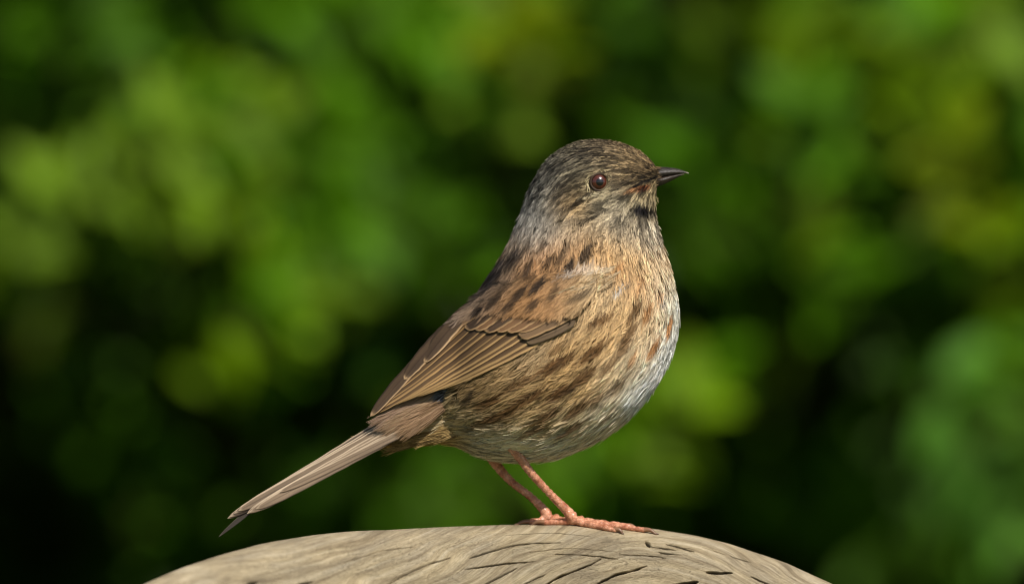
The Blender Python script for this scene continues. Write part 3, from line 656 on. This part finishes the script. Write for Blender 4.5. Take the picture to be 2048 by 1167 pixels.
# ---------------- eyes
for sd_ in (1, -1):
    nu_, nv_ = 40, 48
    a_, b_ = np.meshgrid(np.linspace(0, np.pi, nu_), np.linspace(0, 2 * np.pi, nv_, endpoint=False), indexing='ij')
    axis = norm(np.array([0.10, -0.02, -1.0 * sd_])); e1 = norm(np.cross(axis, [0, 1, 0])); e2 = np.cross(axis, e1)
    D_ = np.cos(a_)[..., None] * axis + np.sin(a_)[..., None] * (np.cos(b_)[..., None] * e1 + np.sin(b_)[..., None] * e2)
    R_ = 21.0
    ctr_ = np.array([EYE[0], EYE[1], (eye_d + 14.5) * sd_])
    V_ = ctr_ + D_ * R_
    rad = np.sin(a_) * R_ / 17.0 + 10 * (a_ > np.pi / 2)
    noise = 1 + .25 * vnoise(b_ * 8, rad * 3, 3)
    iris = lin((82, 40, 26)) * noise[..., None]
    c = np.where((rad < .40)[..., None], lin((8, 6, 6)), np.where((rad < .82)[..., None], iris, lin((20, 13, 11))))
    eo = mesh_obj('eye', L(V_.reshape(-1, 3)), grid_faces(nu_, nv_, True), M_EYE, bird, col=c.reshape(-1, 3))
    # eyelid rim
    tt = np.linspace(0, 2 * np.pi, 48, endpoint=False); s_ = np.linspace(0, 2 * np.pi, 10, endpoint=False)
    rimr = 17.3; Cc = ctr_ + axis * 13.2
    ringp = Cc + rimr * (np.cos(tt)[:, None] * e1 * 1.03 + np.sin(tt)[:, None] * e2 * .97)
    rad_d = norm(ringp - Cc)
    V_ = ringp[:, None] + 2.6 * (np.cos(s_)[None, :, None] * rad_d[:, None] + np.sin(s_)[None, :, None] * axis)
    Vf = V_.reshape(-1, 3); f1 = grid_faces(48, 10, True)
    wrap = np.stack([47 * 10 + np.arange(10), 47 * 10 + (np.arange(10) + 1) % 10, (np.arange(10) + 1) % 10, np.arange(10)], -1)
    mesh_obj('eyelid', L(Vf), np.vstack([f1, wrap]), M_LID, eo, col=np.tile(lin((62, 46, 34)), (480, 1)))

# ---------------- beak
def beak(name, S_, tipc, basec):
    S_ = np.array(S_, float); k = 40
    s = cr(S_, np.linspace(0, len(S_) - 1, k)); th = np.linspace(0, 2 * np.pi, 24, endpoint=False)
    C_ = (s[:, :2] + s[:, 2:4]) / 2; A_ = (s[:, :2] - s[:, 2:4]) / 2
    cth = np.sign(np.cos(th)) * np.abs(np.cos(th)) ** 1.15
    xy = C_[:, None] + A_[:, None] * cth[None, :, None]
    d = s[:, 4][:, None] * np.sin(th)[None] * (1 - .25 * np.cos(th)[None] * (1 if name == 'upper_beak' else -1))
    V_ = np.concatenate([xy, d[..., None]], -1).reshape(-1, 3)
    f = grid_faces(k, 24, True); e = (k - 1) * 24; V_ = np.vstack([V_, V_[e:e + 24].mean(0)])
    jj = np.arange(24); tri = np.stack([np.full(24, len(V_) - 1), e + jj, e + (jj + 1) % 24], -1)
    t = np.r_[np.repeat(np.linspace(0, 1, k), 24), 1][:, None]
    q = np.clip((t - .82) / .18, 0, 1) ** 1.3
    mot = 1 + .35 * vnoise(V_[:, 0] / 2.2, V_[:, 1] / 2.0 + V_[:, 2] / 3, 41) + .25 * vnoise(V_[:, 0] / 5, V_[:, 1] / 4, 42)
    mesh_obj(name, L(V_), [f, tri], M_BEAK, bird, col=(basec * (1 - q) + tipc * q) * mot[:, None])
beak('upper_beak', [(1288, 330, 1280, 362, 26), (1312, 333, 1303, 359, 19), (1332, 334, 1326, 354, 13.5), (1352, 336.5, 1349, 349.5, 8.5), (1368, 341.5, 1367, 346.8, 3.2), (1378, 346, 1377.5, 347.2, .7)], lin((190, 176, 160)), lin((50, 43, 37)))
beak('lower_beak', [(1262, 368, 1272, 386, 24), (1292, 360.5, 1296, 380, 18), (1320, 354, 1322, 371, 13), (1342, 350.2, 1343, 361.5, 8.5), (1358, 348.2, 1359, 352.8, 3.4), (1368, 347.5, 1368.5, 348.6, .7)], lin((120, 100, 84)), lin((56, 46, 38)))

# ---------------- blades: flight feathers, coverts, tail
def blade(name, root, tip, width, bend, dfun, loff, cin, cout, cline, parent, side=1, outer=1, tilt=0.10, edgew=.2, tipw=.12, asym=.0, shape=(.12, .8), ends=1.0, rs=0, fall=0.0):
    """one feather: vane with shaft, camber, worn edge. outer = +1/-1: which side carries the pale fringe"""
    r = np.random.default_rng(rs + 101)
    root = np.array(root, float); tip = np.array(tip, float); nl, nw = 44, 15
    t = np.linspace(0, 1, nl); dvec = tip - root; ln = np.hypot(*dvec); dn = dvec / ln; pn_ = np.array([-dn[1], dn[0]])
    cl = root + dvec * t[:, None] + pn_ * (bend * 4 * t * (1 - t))[:, None]
    tg = norm(np.gradient(cl, axis=0)); pp = np.stack([-tg[:, 1], tg[:, 0]], -1)
    wprof = np.clip(t / shape[0], 0, 1) ** .5 * np.where(t > shape[1], np.sqrt(np.clip(1 - ((t - shape[1]) / (1 - shape[1])) ** 2, 0, 1)), 1)
    x = np.linspace(-1, 1, nw)
    wear = 1 + .05 * vnoise(t * 22, t * 0 + rs, 3)
    half = width / 2 * wprof * wear
    XX = x[None] * half[:, None] * np.where(x[None] * outer > 0, 1 - asym, 1 + asym)
    PP = cl[:, None] + pp[:, None] * XX[..., None]
    d = dfun(PP[..., 0], PP[..., 1]) - loff + tilt * XX + 0.05 * width * x[None] ** 2 + fall * t[:, None] ** 2
    d = d - 0.9 * np.exp(-(x[None] / .07) ** 2) * (1 - t[:, None])            # shaft ridge
    V_ = np.concatenate([PP, d[..., None]], -1)
    xo = x[None] * outer * np.ones((nl, 1)); T2 = t[:, None] * np.ones((1, nw))
    e = np.clip((xo - (1 - 2 * edgew)) / (.5 * edgew + .08), 0, 1); e = e * e * (3 - 2 * e)
    e = np.maximum(e, np.clip((T2 - (1 - tipw)) / (tipw * .5 + 1e-6), 0, 1) * (1 if ends else 0))
    c = cin * (1 - e[..., None]) + cout * e[..., None]
    inn = np.clip((-xo - .72) / .2, 0, 1); c = c * (1 - .62 * inn[..., None])  # inner edge darkened: shading between overlapping feathers painted in
    sh = np.exp(-(xo / .08) ** 2)[..., None] * .7; c = c * (1 - sh) + cline * sh
    c = c * (1 + .12 * vnoise(T2 * ln / 26, xo * 2 + rs, 9) + .16 * vnoise(xo * 5 + rs * 3.1, T2 * 4, 12))[..., None]
    V_ = V_.reshape(-1, 3); V_[:, 2] *= side
    uv = np.stack([(np.abs(x)[None] * half[:, None]).ravel() * 1.0, np.repeat(t * ln, nw)], -1)
    return mesh_obj(name, L(V_), grid_faces(nl, nw), M_VANE, parent, col=c.reshape(-1, 3), uv=uv)

DKB = lin((78, 58, 40)); TAN = lin((186, 150, 100)); RUF = lin((158, 112, 66)); GRB = lin((96, 78, 58)); PALE = lin((214, 176, 120)); SH = lin((60, 44, 32)); LIL = lin((150, 122, 104)); TDK = lin((74, 60, 54))
for side in (1, -1):
    # the covert base of the wing: fringe of small coverts over the roots (parent of the feathers)
    n = 1100
    wpx = rng.uniform(905, 1195, n * 3); wpy = rng.uniform(540, 668, n * 3)
    cov = in_poly(wpx, wpy, [(930, 628), (962, 596), (1000, 563), (1090, 545), (1190, 540), (1195, 575), (1165, 600), (1120, 606), (1070, 604), (1020, 604), (985, 608), (950, 618)])
    wpx, wpy = wpx[cov][:n], wpy[cov][:n]; n_ = len(wpx)
    nb = 20; rr = np.random.default_rng(5)
    dirx = norm(np.stack([-.80 + 0 * wpx, .60 + 0 * wpy], -1)); 
    an = rr.normal(0, .12, n_) + np.interp(wpx, [900, 1190], [.10, -.18]); dirx = np.stack([dirx[:, 0] * np.cos(an) - dirx[:, 1] * np.sin(an), dirx[:, 0] * np.sin(an) + dirx[:, 1] * np.cos(an)], -1)
    prp = np.stack([-dirx[:, 1], dirx[:, 0]], -1)
    Lc = np.interp(wpx, [900, 1190], [40, 44]) * rr.normal(1, .1, n_)
    s0 = rr.random((n_, nb)) * .78; lb = Lc[:, None] * (.3 + .2 * rr.random((n_, nb))); sg = np.where(rr.random((n_, nb)) < .5, -1, 1)
    t = np.linspace(0, 1, 4)[None, None]
    al = s0[..., None] * Lc[:, None, None] + lb[..., None] * t
    la = sg[..., None] * Lc[:, None, None] * .2 * np.sqrt(1.05 - s0[..., None]) * (.3 + .8 * rr.random((n_, nb, 1))) * (1 - (1 - t) ** 1.7)
    xy = np.stack([wpx, wpy], -1)[:, None, None] + dirx[:, None, None] * al[..., None] + prp[:, None, None] * la[..., None]
    hz = 15 + 6 * rr.random((n_, 1, 1)) + 3 * (al / Lc[:, None, None]) ** 1.5 * rr.random((n_, nb, 1)) - .1 * np.abs(la)
    P = np.concatenate([xy, (wing_d(xy[..., 0], xy[..., 1]) - hz)[..., None]], -1).reshape(-1, 4, 3)
    c = albedo(P[:, 2, 0], P[:, 2, 1]) * (np.repeat(rr.normal(1, .1, n_), nb) * rr.normal(1, .14, n_ * nb)).clip(.5, 1.5)[:, None]
    P[..., 2] *= side
    nrm_ = np.tile(norm(np.array([[-.25, -.25, -1.0 * side]])), (len(P), 1))
    wd = 1.6 * (.75 + .5 * rr.random((len(P), 1))) * np.array([1, 1, .75, .3])[None]
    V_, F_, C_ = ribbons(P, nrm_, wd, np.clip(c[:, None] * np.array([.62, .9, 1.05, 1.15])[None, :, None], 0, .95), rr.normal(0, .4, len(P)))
    wing = mesh_obj('wing', L(V_), F_, M_PLUME, bird, col=C_)
    # secondaries and primaries, lowest first
    r10 = [1.0, .9, 1.06, .86, 1.0, .9, 1.02, .84, .92, .8]
    tips = [(842, 784), (818, 794), (795, 803), (775, 812), (760, 820), (748, 827), (746, 823), (752, 813), (764, 798), (782, 778)]
    for i in range(10):
        f = i / 9
        rt = np.array([1046, 689]) * (1 - f) + np.array([925, 645]) * f + np.array([0, [0, 1.5, -1.5, 2, -2, 1, -1, 2, -1, 0][i]])
        dd = norm(np.array(tips[i]) - rt); rt2 = rt - dd * 55
        blade('flight_feather', rt2, tips[i], 21 - 3 * f, -7 + 5 * f, wing_d, 3 + 1.2 * i, lin((104, 80, 54)) * (1 - .2 * f) * r10[i], (TAN * (1 - .25 * f) + RUF * .25 * f) * r10[i], SH, wing, side, outer=-1, tilt=.16, edgew=.27 - .10 * f + .05 * math.sin(i * 2.3), tipw=.03, rs=i, shape=(.12, .62))
    # tertials along the back
    for i, (rt, tp, wd_) in enumerate([((905, 655), (741, 832), 24), ((935, 622), (808, 758), 30), ((965, 590), (848, 724), 31)]):
        blade('tertial_feather', rt, tp, wd_, 5, wing_d, 14.5 + 1.8 * i, lin((80, 63, 46)), lin((190, 156, 116)), SH, wing, side, outer=-1, tilt=.12, edgew=.15, tipw=.05, rs=40 + i, shape=(.35, .6))
    # greater coverts
    for i, (tx, ty) in enumerate([(906, 648), (930, 656), (948, 657), (969, 661), (991, 660), (1013, 661), (1034, 660)]):
        dx, dy = [(88, -66), (92, -70), (96, -74), (104, -76), (110, -76), (116, -76), (122, -74)][i]
        blade('covert_feather', (tx + dx, ty + dy), (tx, ty), 27, -3, wing_d, 18 - .7 * i, (lin((80, 62, 46)) if i in (1, 3) else lin((124, 92, 62))) * (1 + .1 * math.sin(i * 5)), lin((176, 140, 98)), SH, wing, side, outer=-1, tilt=.14, edgew=.16, tipw=.06, rs=60 + i, shape=(.4, .78))
    blade('covert_feather', (1150, 640), (1053, 683), 17, -4, wing_d, 8, lin((108, 88, 64)), lin((140, 116, 86)), SH, wing, side, outer=1, tilt=.1, edgew=.15, tipw=.03, rs=71, shape=(.12, .88))
    blade('alula_feather', (1168, 606), (1037, 669), 30, -3, wing_d, 12.5, lin((124, 98, 70)), lin((162, 130, 92)), SH, wing, side, outer=-1, tilt=.1, edgew=.14, tipw=.03, rs=70, shape=(.12, .88))

def tail_d(px, py):
    t = (900 - px) / 440.0; q = (py - (785 + (900 - px) * .565))
    return -62 + 40 * t - 0.25 * q
PK = lin((138, 118, 96)); PKD = lin((92, 78, 64)); PKL = lin((200, 178, 150))
tail = blade('tail', (897, 800), (437, 1073), 13, 26, tail_d, -7, lin((58, 52, 44)), lin((96, 88, 74)), SH, bird, outer=1, tilt=.0, edgew=.1, tipw=.02, rs=90, shape=(.05, .72))
for i, (rt, tp, wd_, lo, ci) in enumerate([((872, 776), (460, 1033), 22, -3, PKD * .8), ((880, 782), (468, 1026), 20, -1, PKD), ((885, 788), (476, 1021), 20, 1, PK * .85), ((890, 795), (494, 1026), 22, 5, PK * .9), ((893, 803), (499, 1024), 22, 7, PK), ((894, 812), (512, 1017), 20, 9, PK), ((892, 820), (560, 983), 15, 11, PK), ((905, 790), (455, 1036), 20, -5, PKD * .8)]):
    blade('tail_feather', rt, tp, wd_, -5 + i * .6, tail_d, lo, ci, PKL, PKD * .6, tail, outer=1, tilt=.05, edgew=.13, tipw=.02, rs=100 + i, shape=(.16, .80))
# soft tail coverts over the feather bases, cream vent tuft, slate down by the flank
def tuft(name, regions, seed, parent):
    r = np.random.default_rng(seed); Ps = []; Cs = []; Ws = []
    for (x0, y0), (x1, y1), spread, n, ln, d0, d1, ca, cb, wdt in regions:
        f = r.random(n); base = np.stack([x0 + (x1 - x0) * f, y0 + (y1 - y0) * f], -1)
        dv = norm(np.array([[x1 - x0, y1 - y0]])); pv = np.array([[-dv[0, 1], dv[0, 0]]])
        lat = r.uniform(-1, 1, n); base = base + pv * (lat * spread)[:, None]
        l = ln * r.uniform(.7, 1.2, n); an_ = r.normal(0, .10, n) + lat * .12
        dr = dv * np.cos(an_)[:, None] + pv * np.sin(an_)[:, None]
        t = np.linspace(0, 1, 4)[None]
        xy = base[:, None] + dr[:, None] * (l[:, None] * t)[..., None] + pv[:, None] * (np.sin(t * 2.5 + 1) * lat[:, None] * 1.5)[..., None]
        dd = (d0 + (d1 - d0) * f)[:, None] - 3 * r.random((n, 1)) + 4 * t ** 2 + (lat ** 2)[:, None] * spread * .35
        Ps.append(np.concatenate([xy, dd[..., None]], -1))
        c = np.where((r.random(n) < .5)[:, None], ca, cb) * r.normal(1, .15, (n, 1))
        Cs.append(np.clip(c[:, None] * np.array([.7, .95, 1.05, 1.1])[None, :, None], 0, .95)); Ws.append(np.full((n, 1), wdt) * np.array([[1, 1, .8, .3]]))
    P = np.concatenate(Ps); C_ = np.concatenate(Cs); W_ = np.concatenate(Ws)
    V_, F_, C2 = ribbons(P, np.tile(norm(np.array([[-.1, -.2, -1.]])), (len(P), 1)), W_, C_, r.normal(0, .4, len(P)))
    return tag(mesh_obj(name, L(V_), F_, M_PLUME, parent, col=C2), kind='stuff')
tuft('tail_covert_plumage', [((886, 810), (830, 846), 10, 500, 44, -84, -74, lin((166, 134, 104)), lin((146, 116, 86)), 1.5), ((882, 795), (800, 838), 15, 1100, 46, -78, -66, lin((168, 140, 110)), lin((146, 118, 90)), 1.5), ((872, 782), (780, 830), 8, 500, 44, -76, -64, lin((150, 124, 104)), lin((132, 106, 84)), 1.5),
                             ((908, 776), (880, 792), 8, 160, 22, -84, -80, lin((112, 112, 116)), lin((66, 64, 66)), 1.6)], 21, bird)
tuft('vent_plumage', [((925, 830), (870, 842), 9, 420, 34, -70, -60, lin((214, 194, 154)), lin((170, 144, 102)), 1.4), ((930, 856), (800, 884), 11, 700, 40, -70, -30, lin((168, 140, 90)), lin((120, 96, 58)), 1.4)], 22, bird)

tuft('breast_plumage', [((1302, 436), (1318, 462), 3, 14, 13, -14, 4, lin((212, 196, 168)), lin((190, 172, 140)), 1.5), ((1318, 745), (1284, 806), 6, 60, 20, -50, -2, lin((236, 232, 226)), lin((214, 208, 200)), 1.6), ((1278, 800), (1250, 834), 6, 50, 20, -55, -12, lin((234, 230, 222)), lin((206, 198, 186)), 1.6), ((1308, 392), (1313, 402), 4, 14, 7, -10, 4, lin((200, 182, 130)), lin((120, 100, 66)), 1.2)], 31, bird)
tuft('flank_plumage', [((1200, 592), (1090, 676), 9, 110, 36, -160, -176, lin((196, 168, 124)), lin((160, 128, 86)), 1.4), ((1240, 540), (1140, 588), 12, 70, 44, -164, -186, lin((214, 192, 156)), lin((180, 148, 104)), 1.2), ((1080, 686), (960, 744), 6, 160, 32, -170, -122, lin((176, 150, 112)), lin((140, 114, 80)), 1.4)], 35, bird)
tuft('nasal_plumage', [((1290, 338), (1312, 343), 8, 70, 13, -28, -17, lin((104, 84, 56)), lin((62, 50, 36)), 1.3), ((1288, 362), (1312, 358), 7, 60, 12, -30, -17, lin((92, 74, 50)), lin((56, 46, 36)), 1.3), ((1290, 380), (1306, 372), 6, 50, 12, -26, -14, lin((150, 128, 88)), lin((90, 70, 44)), 1.3)], 33, bird)

# ================================================================ HEDGE
SUNv = SUN
def leaves(pos, direc, nrm_, ln, wd, col, full=False):
    n = len(pos); direc = norm(direc); s = norm(np.cross(direc, nrm_)); nn = np.cross(s, direc)
    l = ln[:, None]; w2 = wd[:, None] * .5
    if full:
        P = [pos, pos + direc * l * .33 + s * w2 + nn * w2 * .28, pos + direc * l * .72 + s * w2 * .72 + nn * w2 * .12, pos + direc * l - nn * l * .12,
             pos + direc * l * .72 - s * w2 * .72 + nn * w2 * .12, pos + direc * l * .33 - s * w2 + nn * w2 * .28, pos + direc * l * .33, pos + direc * l * .72 - nn * l * .03]
        k = 8; V_ = np.stack(P, 1).reshape(-1, 3); b_ = (np.arange(n) * k)[:, None]
        Fq = np.concatenate([b_ + np.array([[1, 6, 7, 2]]), b_ + np.array([[6, 5, 4, 7]])])
        Ft = np.concatenate([b_ + np.array([[0, 6, 1]]), b_ + np.array([[0, 5, 6]]), b_ + np.array([[2, 7, 3]]), b_ + np.array([[7, 4, 3]])])
        return V_, [Fq, Ft], np.repeat(col, k, 0)
    P = [pos, pos + direc * l * .45 + s * w2 + nn * w2 * .3, pos + direc * l * .45, pos + direc * l * .45 - s * w2 + nn * w2 * .3, pos + direc * l - nn * l * .1]
    k = 5; V_ = np.stack(P, 1).reshape(-1, 3); b_ = (np.arange(n) * k)[:, None]
    Ft = np.concatenate([b_ + np.array([[0, 2, 1]]), b_ + np.array([[0, 3, 2]]), b_ + np.array([[1, 2, 4]]), b_ + np.array([[2, 3, 4]])])
    return V_, [Ft], np.repeat(col, k, 0)

hedge = bpy.data.objects.new('hedge', None); COL.objects.link(hedge); hedge.location = (0, 1.2, 0)
tag(hedge, 'dense green leafy hedge in sun and deep shade behind the bird, out of focus', 'hedge')
HO = np.array([0, 1.2, 0])
r = np.random.default_rng(77)
def rand_leaf_frames(n, bias, spread, rr):
    nrm_ = norm(np.array(bias)[None] + rr.normal(0, spread, (n, 3)))
    d = norm(rr.normal(0, 1, (n, 3)) + [0, -.3, -.2]); return d, nrm_
# woody stems
for i in range(26):
    x = r.uniform(-1.1, 1.1); y = r.uniform(1.05, 1.7); hgt = r.uniform(1.4, 2.3)
    k = 14; t = np.linspace(0, 1, k)
    P = np.stack([x + .12 * np.cumsum(r.normal(0, .3, k)) * .5, y + .1 * np.cumsum(r.normal(0, .3, k)) * .5, -0.05 + t * hgt], -1)
    V_, F_, T_ = tube(P, .013 * (1 - .8 * t) + .002, 8)
    mesh_obj('stem', V_ - HO, [F_, T_], M_STEM, hedge, col=np.tile((.06, .045, .03), (len(V_), 1)))
# the mass of foliage: unseen outer layer added to shade the inner one (left open across the view) and deep inner layer
def mass(n, xr, yr, zr, hole, ln, cols, bias, spread, seed):
    rr = np.random.default_rng(seed)
    p = np.stack([rr.uniform(*xr, n), rr.uniform(*yr, n), rr.uniform(*zr, n)], -1)
    if hole:
        cl = vnoise(p[:, 0] * 7, p[:, 2] * 7, 3)
        p = p[~((np.abs(p[:, 0]) < hole[0]) & (np.abs(p[:, 2] - CAMZ) < hole[1]))]
    d, nn = rand_leaf_frames(len(p), bias, spread, rr); l = rr.uniform(*ln, len(p))
    c = np.array(cols)[rr.integers(0, len(cols), len(p))] * rr.normal(1, .2, (len(p), 1)).clip(.5, 1.6)
    return leaves(p, d, nn, l, l * .5, c)
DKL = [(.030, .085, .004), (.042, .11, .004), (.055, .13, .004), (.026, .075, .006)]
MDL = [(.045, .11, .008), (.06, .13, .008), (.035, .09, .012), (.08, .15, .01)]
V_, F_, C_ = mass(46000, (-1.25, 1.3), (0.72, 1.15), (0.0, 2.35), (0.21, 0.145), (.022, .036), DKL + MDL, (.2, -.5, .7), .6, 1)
tag(mesh_obj('shading_foliage', V_ - HO, F_, M_LEAF, hedge, col=C_), kind='stuff')
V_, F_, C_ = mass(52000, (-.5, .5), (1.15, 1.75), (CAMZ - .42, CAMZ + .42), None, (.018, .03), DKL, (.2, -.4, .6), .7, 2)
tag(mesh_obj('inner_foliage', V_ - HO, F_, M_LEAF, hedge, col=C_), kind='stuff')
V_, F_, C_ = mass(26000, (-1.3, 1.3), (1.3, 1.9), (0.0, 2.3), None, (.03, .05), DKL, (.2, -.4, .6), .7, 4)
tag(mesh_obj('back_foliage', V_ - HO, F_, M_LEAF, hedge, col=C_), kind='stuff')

# sprays of younger leaves that catch the sun: (px, py, depth m, length mm, heading deg, tone)
YG = np.array((.150, .27, .003)); GRN = np.array((.085, .22, .003)); DG = np.array((.050, .140, .003)); YL = np.array((.19, .27, .003)); REFL = np.array((.085, .22, .022)); LG = np.array((.18, .31, .018))  # the bluish green paints sky reflection and glint into the leaf colour
SPR = [(120, 60, .82, 34, 95, GRN, 9), (95, 170, .84, 30, 70, GRN, 8), (330, 190, .80, 42, -40, GRN, 12), (430, 210, .80, 34, -10, YG, 10), (250, 340, .78, 44, 20, LG, 13), (380, 370, .80, 36, -20, YG, 10), (150, 410, .80, 34, 30, YG, 9), (60, 460, .79, 30, 60, LG, 8), (470, 400, .84, 22, 20, GRN, 5),
 (520, 30, .84, 36, 10, GRN, 8), (640, 25, .86, 34, 0, GRN, 6), (780, 20, .84, 36, -10, GRN, 8), (880, 60, .84, 36, -40, GRN, 9), (620, 120, 1.0, 40, 0, DG, 7), (1010, 90, .80, 26, 90, YL, 7), (1060, 100, .80, 22, 60, YL, 5), (1000, 240, .84, 26, 90, LG, 6), (760, 170, 1.0, 40, 20, DG, 7), (690, 290, .84, 36, -10, GRN, 8), (790, 290, .86, 30, -15, GRN, 6), (610, 330, .84, 34, 45, GRN, 8), (640, 380, .84, 24, 0, GRN, 6),
 (760, 450, .82, 36, 15, GRN, 9), (860, 490, .84, 34, -45, GRN, 8), (590, 560, .82, 36, 15, GRN, 8), (520, 620, .82, 34, 35, YG, 8), (440, 680, .82, 30, 45, YG, 7), (390, 750, .84, 24, 60, YG, 5), (520, 770, .83, 30, 60, GRN, 8), (700, 760, .86, 30, 80, REFL * .8, 7), (150, 770, .95, 24, 80, DG, 6), (160, 600, 1.0, 30, 90, REFL * .5, 6), (220, 900, .98, 32, 30, DG, 7), (300, 990, .96, 26, 60, DG * 1.1, 6),
 (930, 990, .92, 40, 5, GRN * .8, 10), (760, 1000, .95, 40, 10, DG, 8), (640, 930, 1.0, 36, 0, DG, 6), (560, 1000, .92, 24, 80, DG, 4), (1180, 950, .90, 40, 10, GRN, 9), (1330, 860, .82, 30, 50, YG, 7), (1390, 800, .84, 26, 80, GRN, 6), (1250, 930, .88, 30, 10, GRN, 6), (1100, 980, .92, 30, 0, GRN * .8, 6),
 (1150, 30, .92, 40, 0, DG * 1.2, 8), (1600, 50, .86, 34, -30, YG, 8), (1750, 130, .86, 40, -60, YG * .8, 8), (1660, 30, .88, 34, 0, GRN, 7), (1900, 60, .84, 44, 0, GRN, 10), (2010, 40, .82, 34, 20, LG, 7), (1820, 210, .82, 36, 10, YG, 9), (1960, 170, .84, 40, -30, GRN, 10), (2010, 300, .84, 34, 90, GRN, 8), (1900, 290, .86, 24, 90, YL * .7, 5), (1930, 390, .80, 36, 100, YL, 9), (1960, 450, .84, 24, 90, YG, 5),
 (1600, 320, .82, 32, 70, GRN * 1.1, 8), (1590, 420, .84, 34, 90, YG * .9, 8), (1640, 520, .84, 34, -40, GRN, 8), (1700, 260, .86, 34, 60, GRN, 7), (1430, 180, .92, 40, 10, DG, 8), (1500, 280, .98, 34, 0, DG, 6), (1400, 420, .9, 34, 80, DG * 1.2, 8), (1440, 470, .88, 30, 10, GRN * .9, 7), (1380, 560, .9, 30, 60, DG, 6), (1740, 460, .90, 16, 80, REFL, 2), (1750, 600, .88, 34, -30, GRN * .8, 7), (1860, 640, .88, 30, 20, GRN * .8, 6), (1960, 620, .88, 34, 60, YG * .6, 7), (1520, 660, .95, 34, 30, DG, 6),
 (1930, 860, .80, 44, -55, REFL * 1.1, 9), (1990, 960, .80, 36, -60, REFL, 8), (2020, 780, .86, 34, 80, GRN, 6), (1840, 770, .88, 28, 45, GRN * .8, 5), (1640, 960, .94, 34, 10, DG, 7), (1760, 960, .96, 34, -10, DG, 6), (1610, 1070, .92, 26, 80, GRN * .8, 6), (1500, 960, .98, 34, 0, DG, 6), (1850, 1100, .98, 34, 20, DG, 6), (1330, 1000, 1.0, 34, 0, DG, 6), (1420, 700, 1.0, 26, 60, DG, 4), (20, 590, .9, 30, 90, DG * 1.3, 6), (480, 1130, 1.02, 30, 0, DG * .7, 5), (880, 180, 1.0, 34, 20, DG, 6), (930, 560, .95, 34, 60, GRN * .7, 6), (1250, 150, .95, 30, 10, DG, 6)]
DARK = [(40, 330, 70), (60, 130, 50), (370, 60, 60), (490, 110, 60), (200, 220, 60), (440, 480, 90), (820, 650, 110), (560, 880, 110), (470, 1000, 90), (100, 1060, 160), (930, 390, 70), (1330, 110, 90), (1320, 230, 70), (1460, 570, 80), (1430, 680, 90), (1700, 740, 110), (1690, 850, 110), (1450, 900, 90), (1480, 1010, 60), (1900, 740, 60), (1790, 330, 60), (300, 620, 110), (40, 780, 90), (330, 850, 60), (1230, 800, 10), (1960, 540, 40), (1960, 1120, 60), (700, 680, 60), (1700, 1120, 60)]
for _ in range(210):
    qx, qy = r.uniform(-80, 2130), r.uniform(-60, 1150)
    if any(math.hypot(qx - a_, qy - b_) < c_ + 25 for a_, b_, c_ in DARK): continue
    br = .45 + .4 * r.random() + (.12 if qy < 560 else -.05)
    SPR.append((qx, qy, r.uniform(.92, 1.12), 34, r.uniform(0, 180), (GRN if r.random() < .6 else YG * .75) * br, 7))
for px, py, dep, lmm, hd, tone, nl in SPR:
    k = (DIST + dep) / DIST
    c = np.array([(px - 1024) * U * k, dep, CAMZ + (583.5 - py) * U * k])
    a_ = math.radians(hd + r.normal(0, 8)); dr = norm(np.array([math.cos(a_), r.normal(-.15, .25), math.sin(a_)]))
    ln_ = lmm * .0008; t = np.linspace(-.5, .5, 6)
    tw_ = c + dr * (t * ln_)[:, None] + np.array([0, 0, -.004]) * (t ** 2)[:, None] * 4
    tail_ = c + np.array([r.normal(0, .02), .30, -.06]) - dr * ln_
    tw_ = np.vstack([tail_, (tail_ + tw_[0]) / 2 + [0, .02, .0], tw_])
    V1, F1, T1 = tube(tw_, np.linspace(.0016, .0006, len(tw_)), 5)
    n = int(nl * 1.9)
    tp = r.uniform(-.5, .55, n); sgn_ = np.where(np.arange(n) % 2, 1, -1)
    per = norm(np.cross(dr, [0, -1, .2])); pos = c + dr * (tp * ln_)[:, None] + r.normal(0, .0022, (n, 3))
    dl = norm(dr * .6 + per * sgn_[:, None] * .9 + r.normal(0, .3, (n, 3)))
    nn = norm(np.array([.30, -.55, .62]) + r.normal(0, .28, (n, 3)))
    l = r.uniform(.012, .020, n)
    V2, F2, C2 = leaves(pos, dl, nn, l, l * .52, tone * .86 * r.normal(1, .32, (n, 1)).clip(.4, 1.8) * np.array([1.0, 1, 1]), True)
    Vs = np.vstack([V2, V1]); Fs = [np.vstack([F2[0], F1 + len(V2)]), np.vstack([F2[1], T1 + len(V2)])]
    mesh_obj('leafy_spray', Vs - HO, Fs, M_LEAF, hedge, col=np.vstack([C2, np.tile((.07, .07, .02), (len(V1), 1))]))
